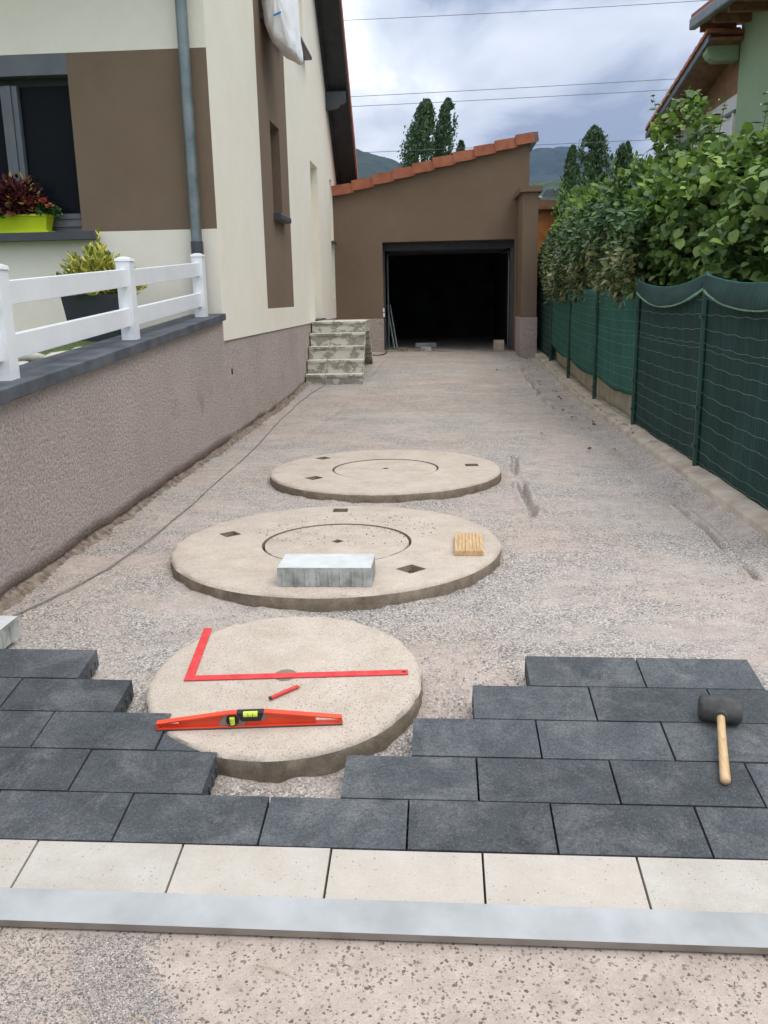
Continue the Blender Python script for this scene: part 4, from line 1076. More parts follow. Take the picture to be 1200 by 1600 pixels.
    hd = obj('head', bm, 'rubber', t, smooth=True); smooth_angle(hd, 50); hd.location = (0, 0, 0.0435)
    bm = BM(); lathe(bm, [(0.0225, 0.037), (0.0225, 0.0445), (0.018, 0.047), (0.013, 0.047)], 24, Matrix.Rotation(R(90), 4, 'X')); o = obj('collar', bm, 'rubber', t); o.location = (0, 0, 0.0435)
    bm = BM()
    pts = [(0, -0.040, 0.0435), (0, -0.09, 0.038), (0, -0.16, 0.030), (0, -0.24, 0.021), (0, -0.315, 0.0165), (0, -0.328, 0.0155), (0, -0.334, 0.0153)]
    tube(bm, pts, [0.0125, 0.0125, 0.0128, 0.0142, 0.0152, 0.0135, 0.006], 16)
    o = obj('handle', bm, 'wood', t, smooth=True); smooth_angle(o, 60)
    lay(t, 0.893, 2.672, T(2.672)+TX(0.893)+0.001, R(-13), TP)
    # aluminium screed bar
    bm = BM(); box(bm, -1.3, 1.3, 0, 0.100, 0.0, 0.020); bevel(bm, 0.0016, 2)
    for f in bm.faces:
        if f.calc_center_median().y < 0.002 and abs(f.normal.y) > 0.5: f.material_index = 1  # front edge browner and darker than the top
    o = obj('screed_bar', bm, ['alu', 'alu2']); tag(o, 'long flat aluminium straightedge lying along the front of the cream paving row', 'straightedge')
    o.matrix_world = Matrix.Translation((-0.17, 1.776, T(1.776)+TX(-0.17)+0.0015)) @ Matrix.Rotation(R(-0.35), 4, 'Z') @ Matrix.Rotation(TP, 4, 'X') @ Matrix.Rotation(0.0104, 4, 'Y')
tools()

def block(name, label, cat, L, W, H, x, y, z, rz, top='white_concrete', side='blockside', group=None, tilt=0.0, nibs=True):
    t = BM(); box(t, 0, L, 0, W, 0, H); bevel(t, 0.003, 1)
    for f in t.faces: f.material_index = 0 if f.normal.z > 0.5 else 1
    if nibs:
        for k in range(max(2, int(L/0.055))):
            xx = 0.025+k*0.055
            if xx+0.014 < L:
                _, fs = box(t, xx, xx+0.012, -0.0065, 0.001, 0.002, H-0.014, 1)
                _, fs = box(t, xx, xx+0.012, W-0.001, W+0.0035, 0.002, H-0.012, 1)
        for k in range(max(2, int(W/0.06))):
            yy = 0.022+k*0.06
            if yy+0.014 < W: box(t, L-0.001, L+0.0035, yy, yy+0.012, 0.002, H-0.012, 1)
    o = obj(name, t, [top, side]); tag(o, label, cat, group); o.location = (x, y, z); o.rotation_euler = (tilt, 0, rz); return o
def loose_pieces():
    block('concrete_block', 'light grey concrete block lying on the middle lid in front of its inner cover', 'block', 0.447, 0.235, 0.093, -0.770, 3.970, 0.0762, R(-0.8))
    block('concrete_block', 'light grey concrete block on the gravel at the left edge behind the dark paving', 'block', 0.44, 0.22, 0.085, -2.19, 3.16, gzf(-1.9, 3.2)+0.012, R(-3), tilt=R(3))
    # ribbed decking offcut
    bm = BM(); W, D, H = 0.150, 0.36, 0.028
    n = 8; pts = []
    for k in range(n):
        a = k*W/n; b = (k+1)*W/n; pts += [(a+0.0025, H), (b-0.0045, H), (b-0.0035, H-0.0045), (b-0.0005, H-0.0045)]
    pts = [(0, 0)]+[(0, H)]+pts[:-1]+[(W, H-0.0045), (W, 0)]
    pts = pts[::-1]
    prism(bm, pts, 'Y', 0, D)
    o = obj('wood_offcut', bm, 'wood'); tag(o, 'short ribbed piece of pale decking board on the right of the middle lid', 'board'); o.location = (0.078, 4.475, 0.0762); o.rotation_euler = (0, 0, R(-1.5))
    # at the garage sill
    fz = lambda x: 0.318-0.016*(x+0.3)
    block('concrete_block', 'small light block lying flat on the garage sill under the dark grey paving stone', 'block', 0.20, 0.14, 0.075, -0.355, 18.50, fz(-0.25)+0.001, R(2))
    block('paving_stone', 'dark grey paving stone laid across the small light block on the garage sill', 'paving stone', 0.42, 0.20, 0.08, -0.475, 18.56, fz(-0.25)+0.079, R(-2), 'zinc', 'zinc')
    block('board_offcut', 'low flat brownish board offcut on the left of the garage sill', 'board', 0.22, 0.15, 0.06, -0.86, 18.55, fz(-0.8)+0.001, R(1), 'footing', 'footing', nibs=False)
    block('brick', 'lower brownish brick of the pair at the right of the garage sill', 'brick', 0.215, 0.11, 0.115, 1.12, 18.48, fz(1.2)+0.001, R(1), 'kerb', 'kerb', nibs=False)
    block('brick', 'upper brownish brick of the pair at the right of the garage sill', 'brick', 0.21, 0.105, 0.105, 1.122, 18.482, fz(1.2)+0.118, R(-1), 'footing', 'kerb', nibs=False)
    for x0, lab in ((-1.03, 'left of the two grey metal rails leaning inside the garage doorway'), (-0.97, 'right of the two grey metal rails leaning inside the garage doorway')):
        bm = BM(); tube(bm, [(x0-0.06, 19.3, 1.25), (x0+0.10, 18.9, 0.35)], 0.018, 6)
        tag(obj('metal_rail', bm, 'zinc'), lab, 'rail')
loose_pieces()

# ------------------------------------------------------------------ steps
def steps():
    t = thing('concrete_steps', 'rough concrete double flight of steps with patches of old tile adhesive at the side door', 'steps', (0, 0, 0))
    x0, x1 = -2.095, -1.20
    ny = [13.95, 14.17, 14.39, 14.61, 14.83]; nz = [0.245, 0.455, 0.655, 0.855, 1.035]
    zf = 0.055
    front = [(ny[0], zf)]
    for i in range(5):
        front.append((ny[i]-(0.0), nz[i]))
        if i < 4: front.append((ny[i+1]+0.012, nz[i]-0.004))
    def rough(o_bm, s=0.006):
        bmesh.ops.subdivide_edges(o_bm, edges=[e for e in o_bm.edges if e.calc_length() > 0.12], cuts=5, use_grid_fill=True)
        for v in o_bm.verts:
            p = v.co; v.co = p + Vector((s*mnoise.noise(p*11), s*mnoise.noise(p*11+Vector((5, 0, 0))), s*mnoise.noise(p*11+Vector((0, 9, 0)))))
    # each step a thick slab of the flight with a slight nosing
    for i in range(5):
        zb = zf if i == 0 else nz[i-1]-0.004
        bm = BM(); yb = ny[i]+0.30 if i < 4 else 15.9
        box(bm, x0+0.002*i, x1-0.004*i, ny[i]+0.016, yb, zb+0.001 if i else zb, nz[i]-0.035)
        rough(bm); obj('riser', bm, 'peel', t)
        bm = BM(); box(bm, x0, x1+0.008-0.004*i, ny[i]-0.004, yb if i < 4 else 15.95, nz[i]-0.034, nz[i]); bevel(bm, 0.006)
        rough(bm, 0.008); obj('tread' if i < 4 else 'landing', bm, 'peel', t)
    # rear flight going down towards the garage, a thin sawtooth slab leaving a dark hollow beneath
    bm = BM(); yb = 15.93; n = 4; rz, rd = 0.205, 0.21
    up = []; z = 1.0; y = yb
    for k in range(n):
        up += [(y, z), ]; z2 = z-rz; up += [(y, z2)]; y += rd; z = z2
        up += []
        up[-1] = (y-rd, z); up.append((y, z)) if k == n-1 else None
    zg = gzf(-1.6, y)-0.02
    pts = [(15.8, 1.0)] + [(yb, 1.0)]
    y = yb; z = 1.0
    for k in range(n):
        pts.append((y+0.0, z)) if k == 0 else None
        pts.append((y, z-rz) if False else (y+rd, z) if False else (y, z-rz)); pts.append((y+rd, z-rz)); y += rd; z -= rz
    pts += [(y, zg), (y-0.17, zg), (15.8, 0.84)]
    q = []
    for p in pts:
        if not q or (abs(p[0]-q[-1][0])+abs(p[1]-q[-1][1])) > 1e-4: q.append(p)
    prism(bm, q, 'X', x0, x1-0.02)
    rough(bm); obj('rear_flight', bm, 'peel', t)
    bm = BM(); box(bm, x0, x1-0.35, 14.95, 15.8, 0.0, 0.985); obj('inner_support', bm, 'inside', t)
steps()

# ------------------------------------------------------------------ white fence on the retaining wall
def ctop(y): return 0.945+0.0600*(y-4.04)+0.070-0.0022*(y-0.4)
def white_fence():
    t = thing('white_fence', 'white two rail plastic fence on the slate grey coping', 'fence', (-2.2, 4.4, 0))
    def put(o): o.location = (2.2, -4.4, 0); return o
    ys = [0.70, 2.56, 4.42, 6.34, 8.32]
    for y in ys:
        z = ctop(y)-0.001
        bm = BM(); box(bm, -2.250, -2.150, y-0.05, y+0.05, z, z+0.545); bevel(bm, 0.004)
        p = obj('fence_post', bm, 'pvc', t); put(p)
        bm = BM(); box(bm, -2.257, -2.143, y-0.057, y+0.057, z+0.5455, z+0.566)
        top = [v for v in bm.verts if v.co.z > z+0.56]
        for v in top: v.co.x = -2.2+(v.co.x+2.2)*0.93; v.co.y = y+(v.co.y-y)*0.93
        f = [f for f in bm.faces if f.normal.z > 0.9]
        r = bmesh.ops.extrude_face_region(bm, geom=[fc for fc in bm.faces if all(v in top for v in fc.verts)])
        nv = [v for v in r['geom'] if isinstance(v, bmesh.types.BMVert)]
        for v in nv: v.co.x = -2.2+(v.co.x+2.2)*0.35; v.co.y = y+(v.co.y-y)*0.35; v.co.z += 0.012
        bevel(bm, 0.002); obj('cap', bm, 'pvc', p)
        bm = BM(); box(bm, -2.246, -2.154, y-0.046, y+0.046, z-0.003, z+0.006); obj('base', bm, 'coping', p)
    for ya, yb in zip(ys, ys[1:]):
        for lo, hi in ((0.10, 0.225), (0.372, 0.492)):
            za, zb = ctop(ya), ctop(yb)
            bm = BM(); a, b = ya+0.046, yb-0.046
            prism(bm, [(a, za+lo), (b, zb+lo), (b, zb+hi), (a, za+hi)], 'X', -2.222, -2.178); bevel(bm, 0.003)
            put(obj('rail', bm, 'pvc', t))
white_fence()

# ------------------------------------------------------------------ green fence with shade netting
PY = [4.55, 6.84, 9.10, 11.42, 13.75, 16.0, 18.45]
FX = 1.97
def kz(y): return max(gzf(1.9, y)+0.07, 0.075+0.0*(y)) if y < 12 else gzf(1.9, y)+0.075
def green_fence():
    # kerb under it
    ys = np.arange(2.2, 18.6, 0.05); n = len(ys)
    prof = [(1.845, -0.25), (1.845, -0.012), (1.853, 0.0), (1.90, 0.012), (2.02, 0.03), (2.06, 0.035), (2.06, -0.25)]
    rows = []
    for j, (x, z) in enumerate(prof):
        w = 0.012*grid_noise(0, 0, ys*3.1, ys*0+j*0.7, 41)+0.006*grid_noise(0, 0, ys*11, ys*0+j*1.1, 42)
        rows.append(np.stack([x+w, ys, np.array([kz(float(y)) for y in ys])+z+w*0.6], -1))
    V = np.concatenate(rows); m = len(prof); i = np.arange(m-1)[:, None]*n+np.arange(n-1)[None, :]
    F = np.stack([i, i+n, i+n+1, i+1], -1).reshape(-1, 4)
    tag(np_mesh('kerb', V, F, 'kerb'), kind='structure')
    w = BM()
    for a, b in ((6.9, 9.08), (9.1, 11.4), (11.42, 13.72), (13.74, 18.5)):
        box(w, 2.075, 2.17, a, b-0.012, -0.2, kz(a)+0.355)
    wl = obj('low_block_wall', w, 'lowwall'); tag(wl, 'low beige block wall showing under the netting behind the green fence', 'wall')
    t = thing('green_fence', 'green wire mesh fence with posts and dark shade netting along the right of the driveway', 'fence', (FX, 10, 0))
    def put(o): o.location = (-FX, -10, 0); return o
    H = 1.40
    for k, y in enumerate(PY):
        zb = kz(y)+0.01; zt = zb+H + (0.02 if k in (1, 2) else 0)
        bm = BM(); tube(bm, [(FX, y, zb-0.02), (FX, y, zt)], 0.026, 10)
        bmesh.ops.create_cone(bm, cap_ends=True, segments=10, radius1=0.031, radius2=0.016, depth=0.03, matrix=Matrix.Translation((FX, y, zt+0.014)))
        p = obj('fence_post', bm, 'post', t, smooth=True); put(p); smooth_angle(p)
        for dz in (0.16, 0.45, 1.12):
            bm = BM(); box(bm, FX-0.034, FX-0.0265, y-0.035, y+0.035, zb+dz, zb+dz+0.022); bevel(bm, 0.002); obj('clip', bm, 'post', p)
    for k in range(len(PY)-1):
        ya, yb = PY[k]+0.03, PY[k+1]-0.03
        full = k < 2 or k == 5
        za = kz(ya)+0.01
        zt0 = 1.27 if k in (0, 1) else 1.36
        # netting, gently billowing, behind the wire
        n = 60; m = 26; u = np.linspace(0, 1, n); v = np.linspace(0, 1, m)
        U, Vv = np.meshgrid(u, v, indexing='ij')
        yy = ya-0.02+(yb-ya+0.04)*U
        base = za+(0.012 if full else (0.30 - 0.085*np.cos(U*math.pi)*0 + 0.05*np.sin(U*math.pi)*-1))
        if not full: base = za + 0.30 - 0.055*np.sin(U*math.pi)+0.02*grid_noise(0, 0, U*6, U*0+k, 51)
        if full: base = za + 0.012+0.0*U
        slope = (kz(yb)-kz(ya))*U
        top = za+zt0-0.008*np.sin(U*math.pi)
        zz = base+slope + (top-base)*Vv
        xx = FX+0.018+0.014*np.sin(U*math.pi)*np.sin(Vv*math.pi)+0.014*grid_noise(0, 0, U*5+k*7, Vv*2, 52)+0.006*grid_noise(0, 0, U*26+k*7, Vv*1.2, 53)
        if k in (0, 1) : xx = xx+0.004
        ii = np.arange(n-1)[:, None]*m+np.arange(m-1)[None, :]
        F = np.stack([ii, ii+m, ii+m+1, ii+1], -1).reshape(-1, 4)
        o = np_mesh('netting', np.stack([xx, yy, zz], -1).reshape(-1, 3), F, 'net_dark' if k in (0, 1, 5) else 'net_mid', t, smooth=True); put(o)
        md = o.modifiers.new('s', 'SOLIDIFY'); md.thickness = 0.003
        # folded over flap with sagging pale hem on the near bays
        if k in (0, 1):
            n = 50; m = 12; u = np.linspace(0, 1, n); v = np.linspace(0, 1, m); U, Vv = np.meshgrid(u, v, indexing='ij')
            yy = ya-0.035+(yb-ya+0.07)*U
            bow = 4*U*(1-U)
            top = za+1.415+0.02*((1-2*U)**2)-0.060*bow
            dep = 0.105+0.055*bow**0.8
            zz = top-dep*Vv*(1.0)
            xx = FX-0.020-0.035*np.sin(Vv*math.pi*0.6)*bow**0.5+0.012*grid_noise(0, 0, U*9+k*5, Vv*1.5, 54)
            ii = np.arange(n-1)[:, None]*m+np.arange(m-1)[None, :]
            F = np.stack([ii, ii+m, ii+m+1, ii+1], -1).reshape(-1, 4)
            o = np_mesh('netting_flap', np.stack([xx, yy, zz], -1).reshape(-1, 3), F, 'net_mid' if False else 'net_dark', t, smooth=True); put(o)
            md = o.modifiers.new('s', 'SOLIDIFY'); md.thickness = 0.003
            bm = BM(); tube(bm, [(xx[i, -1]-0.005, yy[i, -1], zz[i, -1]) for i in range(0, n, 2)], 0.0115, 6)
            for vv in bm.verts: vv.co.x = FX-0.03+(vv.co.x-(FX-0.03))*0.6
            put(obj('hem', bm, 'hem', t))
            bm = BM(); tube(bm, [(xx[i, 0]+0.004, yy[i, 0], zz[i, 0]) for i in range(0, n, 2)], 0.006, 6); put(obj('top_cord', bm, 'net_mid', t))
            # top part of the net behind the flap
        # horizontal wires
        zs = [0.05, 0.14, 0.24, 0.35, 0.46, 0.57, 0.68, 0.80, 0.90, 0.94, 1.04, 1.15, 1.26] 
        for z in zs:
            bm = BM(); pts = []
            N = int((yb-ya)/0.045); sag = 0.006+0.03*random.random(); ph = random.random()*6
            for i in range(N+1):
                f = i/N; y = ya+f*(yb-ya)
                pts.append((FX-0.004+0.004*mnoise.noise(Vector((y*3, z*7, k))), y, za+z+(kz(yb)-kz(ya))*f-sag*4*f*(1-f)+0.0045*math.sin(i*0.9+ph)+0.006*mnoise.noise(Vector((y*2, z*5, 3)))))
            tube(bm, pts, 0.0018 if k < 2 else 0.0019, 3, caps=False)
            put(obj('wire', bm, 'wire', t))
        bm = BM(); y = ya+0.05
        while y < yb:
            tube(bm, [(FX-0.0005, y, za+0.03+(kz(yb)-kz(ya))*(y-ya)/(yb-ya)), (FX-0.0005+0.003, y+0.004*random.uniform(-1, 1), za+0.65), (FX-0.0005, y, za+1.30)], 0.0011, 3, caps=False); y += 0.051
        put(tag(obj('vertical_wires', bm, 'post', t), kind='stuff'))
green_fence()

# ------------------------------------------------------------------ leaves and plants
def leaf_shape(kind):
    """small cupped leaf outline in x (width), y (length), unit length; returns verts, faces (quads/tris as quads)"""
    if kind == 'laurel':
        V = [(0, 0, 0), (0.17, 0.28, 0.035), (0.20, 0.60, 0.03), (0, 1, -0.07), (-0.20, 0.60, 0.03), (-0.17, 0.28, 0.035), (0, 0.30, -0.02), (0, 0.62, -0.03)]
        F = [(0, 1, 6, 5), (1, 2, 7, 6), (6, 7, 4, 5), (7, 2, 3, 4)]
    elif kind == 'hazel':
        V = [(0, 0.0, 0), (0.30, 0.03, 0.05), (0.46, 0.35, 0.07), (0.38, 0.70, 0.05), (0, 1.0, -0.10), (-0.38, 0.70, 0.05), (-0.46, 0.35, 0.07), (-0.30, 0.03, 0.05), (0, 0.35, -0.02), (0, 0.70, -0.04)]
        F = [(0, 1, 2, 8), (8, 2, 3, 9), (9, 3, 4, 5), (8, 9, 5, 6), (0, 8, 6, 7)]
    else:
        V = [(0, 0, 0), (0.28, 0.5, 0.05), (0, 1, -0.05), (-0.28, 0.5, 0.05)]
        F = [(0, 1, 2, 3)]
    return np.array(V, float), np.array(F, int)
def frames(d, nrm):
    """orthonormal frames with y=d (leaf direction) and z close to nrm"""
    d = d/np.linalg.norm(d, axis=1, keepdims=True)
    x = np.cross(d, nrm); x /= (np.linalg.norm(x, axis=1, keepdims=True)+1e-9)
    z = np.cross(x, d)
    return x, d, z
def leaves(name, P, D, Nn, S, mats, kind, mi=None, parent=None):
    V0, F0 = leaf_shape(kind); n = len(P); k = len(V0)
    x, y, z = frames(D, Nn)
    S = S[:, None, None]
    V = P[:, None, :] + S*(V0[None, :, 0:1]*x[:, None, :] + V0[None, :, 1:2]*y[:, None, :] + V0[None, :, 2:3]*z[:, None, :])
    F = (F0[None] + (np.arange(n)*k)[:, None, None]).reshape(-1, 4)
    m = None if mi is None else np.repeat(mi, len(F0))
    return np_mesh(name, V.reshape(-1, 3), F, mats, parent, m, smooth=True)
def runit(n): 
    v = rng.normal(size=(n, 3)); return v/np.linalg.norm(v, axis=1, keepdims=True)

def laurel_hedge():
    t = thing('laurel_hedge', 'dusty laurel hedge hanging over the far half of the green fence next to the garage', 'hedge', (2.5, 14, 0))
    Y0, Y1 = 9.2, 18.2
    def topz(y): return np.interp(y, [9.2, 10.5, 12, 13.5, 15, 16.2, 17.2, 18.2], [2.55, 2.75, 2.75, 2.72, 2.80, 3.02, 3.28, 3.05]) + 0.14*grid_noise(0, 0, y*2.2, y*0, 61)
    n = 21000
    y = rng.uniform(Y0, Y1, n); q = rng.random(n)
    tz = topz(y); zb = 1.36
    x = np.empty(n); z = np.empty(n); nx_ = np.empty((n, 3))
    side = q < 0.74
    h = rng.random(n)**1.05
    z = np.where(side, zb-0.10*rng.random(n)+(tz-zb)*h, tz-0.05*rng.random(n))
    # side face bulges over the fence and rounds back at the top
    frac = np.clip((z-zb)/(tz-zb), 0, 1)
    xf = 2.03 - 0.12*np.sin(np.clip(frac*1.25, 0, 1)*math.pi) + 0.42*np.clip(frac-0.55, 0, 1)**1.4 + 0.22*grid_noise(0, 0, y*1.6, z*1.9, 62)+0.12*grid_noise(0, 0, y*4.6, z*4.6, 63)
    xf = xf + 0.55*np.clip((y-15.6)/2.4, 0, 1)*np.clip(frac-0.30, 0, 1)*1.4
    dep = -np.log(rng.random(n)+1e-6)*0.085
    x = np.where(side, xf+dep, rng.uniform(2.2, 3.3, n))
    # shaggy top surface with sloping noise
    z = np.where(side, z, z-0.25*np.abs(x-2.7)+0.16*grid_noise(0, 0, x*5, y*4, 64)-dep*0.8)
    P = np.stack([x, y, z], -1)
    out = np.where(side[:, None], np.array([[-1, -0.25, 0.35]]), np.array([[-0.1, -0.1, 1.0]]))
    D = out*0.75 + runit(n)*0.85; D[:, 2] += np.where(side, -0.35, 0.45)
    D[:, 2] += np.clip((z-zb)/(tz-zb)-0.45, 0, 1)*1.1
    N = out + runit(n)*0.55 + np.array([[0, 0, 0.5]])
    S = rng.uniform(0.075, 0.135, n)
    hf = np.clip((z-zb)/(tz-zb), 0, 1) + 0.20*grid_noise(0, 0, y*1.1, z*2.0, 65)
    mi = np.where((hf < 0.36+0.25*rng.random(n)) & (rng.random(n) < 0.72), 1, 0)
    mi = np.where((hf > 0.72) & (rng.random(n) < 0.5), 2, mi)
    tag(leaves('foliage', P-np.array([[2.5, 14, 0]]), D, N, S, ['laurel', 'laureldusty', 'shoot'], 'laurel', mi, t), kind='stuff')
    # inner filling of shaded older leaves so that no light shows through the body
    n = 5200; y = rng.uniform(Y0+0.1, Y1-0.1, n); tz = topz(y)
    z = 1.1+(tz-0.22-1.1)*rng.random(n); x = rng.uniform(2.25, 3.2, n)
    P = np.stack([x, y, z], -1)
    tag(leaves('inner_foliage', P-np.array([[2.5, 14, 0]]), runit(n), np.array([[-1, 0, 0.3]])+runit(n)*0.4, rng.uniform(0.16, 0.26, n), ['laurel'], 'hazel', None, t), kind='stuff')
    # young upright shoots
    for k in range(34):
        yy = rng.uniform(Y0, Y1); xx = rng.uniform(2.15, 3.0); zz = float(topz(np.array([yy]))[0])-0.15
        L = rng.uniform(0.25, 0.55)
        lean = rng.normal(size=2)*0.12
        bm = BM(); p0 = Vector((xx-2.5, yy-14, zz-0.2)); p1 = Vector((xx-2.5+lean[0], yy-14+lean[1], zz+L-0.12))
        tube(bm, [p0, (p0+p1)/2+Vector((0.01, 0.01, 0)), p1], [0.006, 0.004, 0.002], 5); obj('stem', bm, 'twig', t)
        m = int(9+L*20); f = np.linspace(0.25, 1.0, m)
        P = np.array([p0+(p1-p0)*float(s) for s in f]); a = np.arange(m)*2.4
        D = np.stack([np.cos(a), np.sin(a), 0.9+f*0.9], -1)
        tag(leaves('shoot_leaves', P, D, np.tile([[0, 0, 1.0]], (m, 1))+runit(m)*0.3, rng.uniform(0.07, 0.115, m), ['shoot', 'laurel'], 'laurel', (rng.random(m) < 0.4).astype(int), t), kind='stuff')
    for k in range(9):
        yy = Y0+0.5+k*1.0; bm = BM()
        tube(bm, [(2.6-2.5, yy-14, 0), (2.62-2.5, yy-14+0.05, 1.0), (2.55-2.5, yy-14-0.06, 2.1)], [0.04, 0.03, 0.012], 7); obj('trunk', bm, 'bark', t)
laurel_hedge()

def hazel_bush():
    t = thing('hazel_bush', 'hazel bush with big round leaves and long sprouts rising behind the near green netting', 'bush', (3.0, 8.6, 0))
    O = np.array([3.0, 8.6, 0])
    # irregular dome of lobes
    lobes = [(2.75, 10.6, 1.9, 0.75, 0.95, 0.95), (2.75, 9.6, 2.05, 0.72, 0.9, 0.80), (2.85, 8.6, 1.95, 0.8, 0.9, 0.80), (3.0, 7.6, 1.75, 0.85, 0.9, 0.78), (3.2, 6.8, 1.5, 0.8, 0.85, 0.72),
             (3.4, 6.1, 1.25, 0.7, 0.7, 0.72), (3.5, 9.2, 2.1, 0.8, 1.1, 0.85), (3.9, 7.8, 1.9, 0.8, 1.0, 0.75), (2.9, 11.4, 2.15, 0.45, 0.5, 0.95), (3.05, 10.1, 2.5, 0.45, 0.5, 0.42), (2.78, 10.8, 2.95, 0.36, 0.45, 0.60), (2.65, 11.6, 2.5, 0.4, 0.5, 0.5), (2.9, 9.3, 2.4, 0.5, 0.6, 0.42)]
    Ps, Ds, Ns = [], [], []
    for (cx, cy, cz, rx, ry, rz) in lobes:
        m = int(1650*rx*ry*2.2)
        v = runit(m); rr = 1-np.abs(rng.normal(size=m))*0.16
        rr = rr*(1+0.30*grid_noise(0, 0, v[:, 0]*3+v[:, 2]*2+cx*5, v[:, 1]*3+cy*3, 71))
        p = np.array([cx, cy, cz]) + v*np.array([rx, ry, rz])*rr[:, None]
        Ps.append(p); 
        Ds.append(v*0.5+runit(m)*0.95+np.array([-0.15, -0.2, -0.30])); Ns.append(v*0.45+runit(m)*0.75+np.array([0.0, -0.05, 0.8]))
    P = np.concatenate(Ps); D = np.concatenate(Ds); N = np.concatenate(Ns)
    keep = (P[:, 2] > 1.25) & (P[:, 0] > 2.0-0.03) 
    P, D, N = P[keep], D[keep], N[keep]
    S = 0.05+0.065*rng.random(len(P))**1.3
    # the largest leaves in front become single leaves, the rest one mass
    near = np.argsort(np.linalg.norm(P-np.array([0, 0, 1.4]), axis=1) - 6*S + 0.8*rng.random(len(P)))
    top = near[:250]; rest = near[250:]
    mi = np.where((P[:, 2] > 2.2) & (rng.random(len(P)) < 0.28), 1, 0)
    tag(leaves('foliage', P[rest]-O, D[rest], N[rest], S[rest], ['hazel', 'shoot'], 'hazel', mi[rest], t), kind='stuff')
    V0, F0 = leaf_shape('hazel'); protos = []
    greens = [(0.085, 0.16, 0.035), (0.12, 0.205, 0.045), (0.05, 0.10, 0.022), (0.20, 0.30, 0.07)]
    for k in range(4):
        mt, nt, b, o_ = newmat('hazel_leaf_tone'); b.inputs['Roughness'].default_value = 0.5
        vein = ramp(nt, tnoise(nt, pos(nt, (9, 3, 9), 'obj'), 3, 3), [(0.3, tuple(c*0.85 for c in greens[k])), (0.7, tuple(c*1.2 for c in greens[k]))])
        nt.links.new(vein, b.inputs['Base Color']); b.inputs['Transmission Weight'].default_value = 0.0
        Vx = V0.copy(); Vx[:, 2] *= (1+0.5*k); Vx[:, 0] *= (0.92+0.06*k)
        me = bpy.data.meshes.new('leaf'); me.from_pydata([tuple(v) for v in Vx], [], [tuple(f) for f in F0]); me.materials.append(mt)
        me.polygons.foreach_set('use_smooth', [True]*len(me.polygons)); protos.append(me)
    def leafobj(p, d, nn, s, tone=None):
        x, y, z = frames(np.array([d]), np.array([nn]))
        o = bpy.data.objects.new('leaf', protos[random.choices([0, 1, 2, 3], [5, 5, 3, 2])[0] if tone is None else tone]); COL.objects.link(o); o.parent = t
        M = Matrix(((x[0][0]*s, y[0][0]*s, z[0][0]*s, p[0]-O[0]), (x[0][1]*s, y[0][1]*s, z[0][1]*s, p[1]-O[1]), (x[0][2]*s, y[0][2]*s, z[0][2]*s, p[2]), (0, 0, 0, 1)))
        o.matrix_local = M
    for i in top: leafobj(P[i], D[i], N[i], S[i])
    # long sprouts
    sprouts = [((2.75, 11.3, 2.6), (2.60, 11.76, 3.72)), ((2.75, 11.1, 2.7), (2.70, 11.2, 3.62)), ((2.9, 8.2, 2.4), (2.82, 7.85, 2.98)), ((2.85, 8.8, 2.4), (2.95, 8.7, 3.12)), ((2.8, 9.9, 2.7), (2.92, 9.9, 3.3)), ((2.95, 11.2, 2.5), (2.92, 11.2, 3.60)), ((2.6, 11.9, 2.5), (2.52, 12.1, 3.10)), ((3.15, 9.6, 2.3), (3.28, 9.4, 3.25)),
               ((3.3, 9.0, 2.3), (3.60, 8.7, 3.10)), ((3.0, 8.2, 2.2), (3.42, 8.0, 2.85)), ((2.6, 9.2, 2.4), (2.55, 9.0, 2.80)), ((2.8, 10.4, 2.5), (2.9, 10.3, 3.2)), ((3.3, 7.4, 2.0), (3.35, 7.2, 2.65)), ((2.75, 10.8, 2.6), (2.70, 10.9, 3.25))]
    budget = 48
    for a, b in sprouts:
        a = Vector(a); b = Vector(b); bm = BM()
        mid = (a+b)/2+Vector((0.03, 0.02, 0.02)); o3 = Vector(O)
        tube(bm, [a-o3-Vector((0, 0, 0.3)), mid-o3, b-o3], [0.008, 0.005, 0.002], 5); obj('stem', bm, 'twig', t)
        m = int(6+(b-a).length*13)
        for k in range(m):
            f = (k+0.5)/m; p = a+(b-a)*f; an = k*2.4
            d = (math.cos(an), math.sin(an)*0.8, 0.15); s = random.uniform(0.09, 0.13)*(1.05-0.35*f)
            leafobj(tuple(p), d, (random.uniform(-.3, .3), random.uniform(-.5, 0), 1), s, 3 if f > 0.75 else None)
        P2 = []; D2 = []
    for k in range(7):
        a = Vector((2.9+0.15*k % 0.6, 6.6+0.75*k, 0)); bm = BM()
        b = Vector((2.9+0.1*math.sin(k*2), 6.6+0.75*k+0.2*math.cos(k), 2.1))
        tube(bm, [a-Vector(O), (a+b)/2-Vector(O)+Vector((0.08, 0.05, 0)), b-Vector(O)], [0.035, 0.025, 0.01], 7); obj('branch', bm, 'bark', t)
hazel_bush()

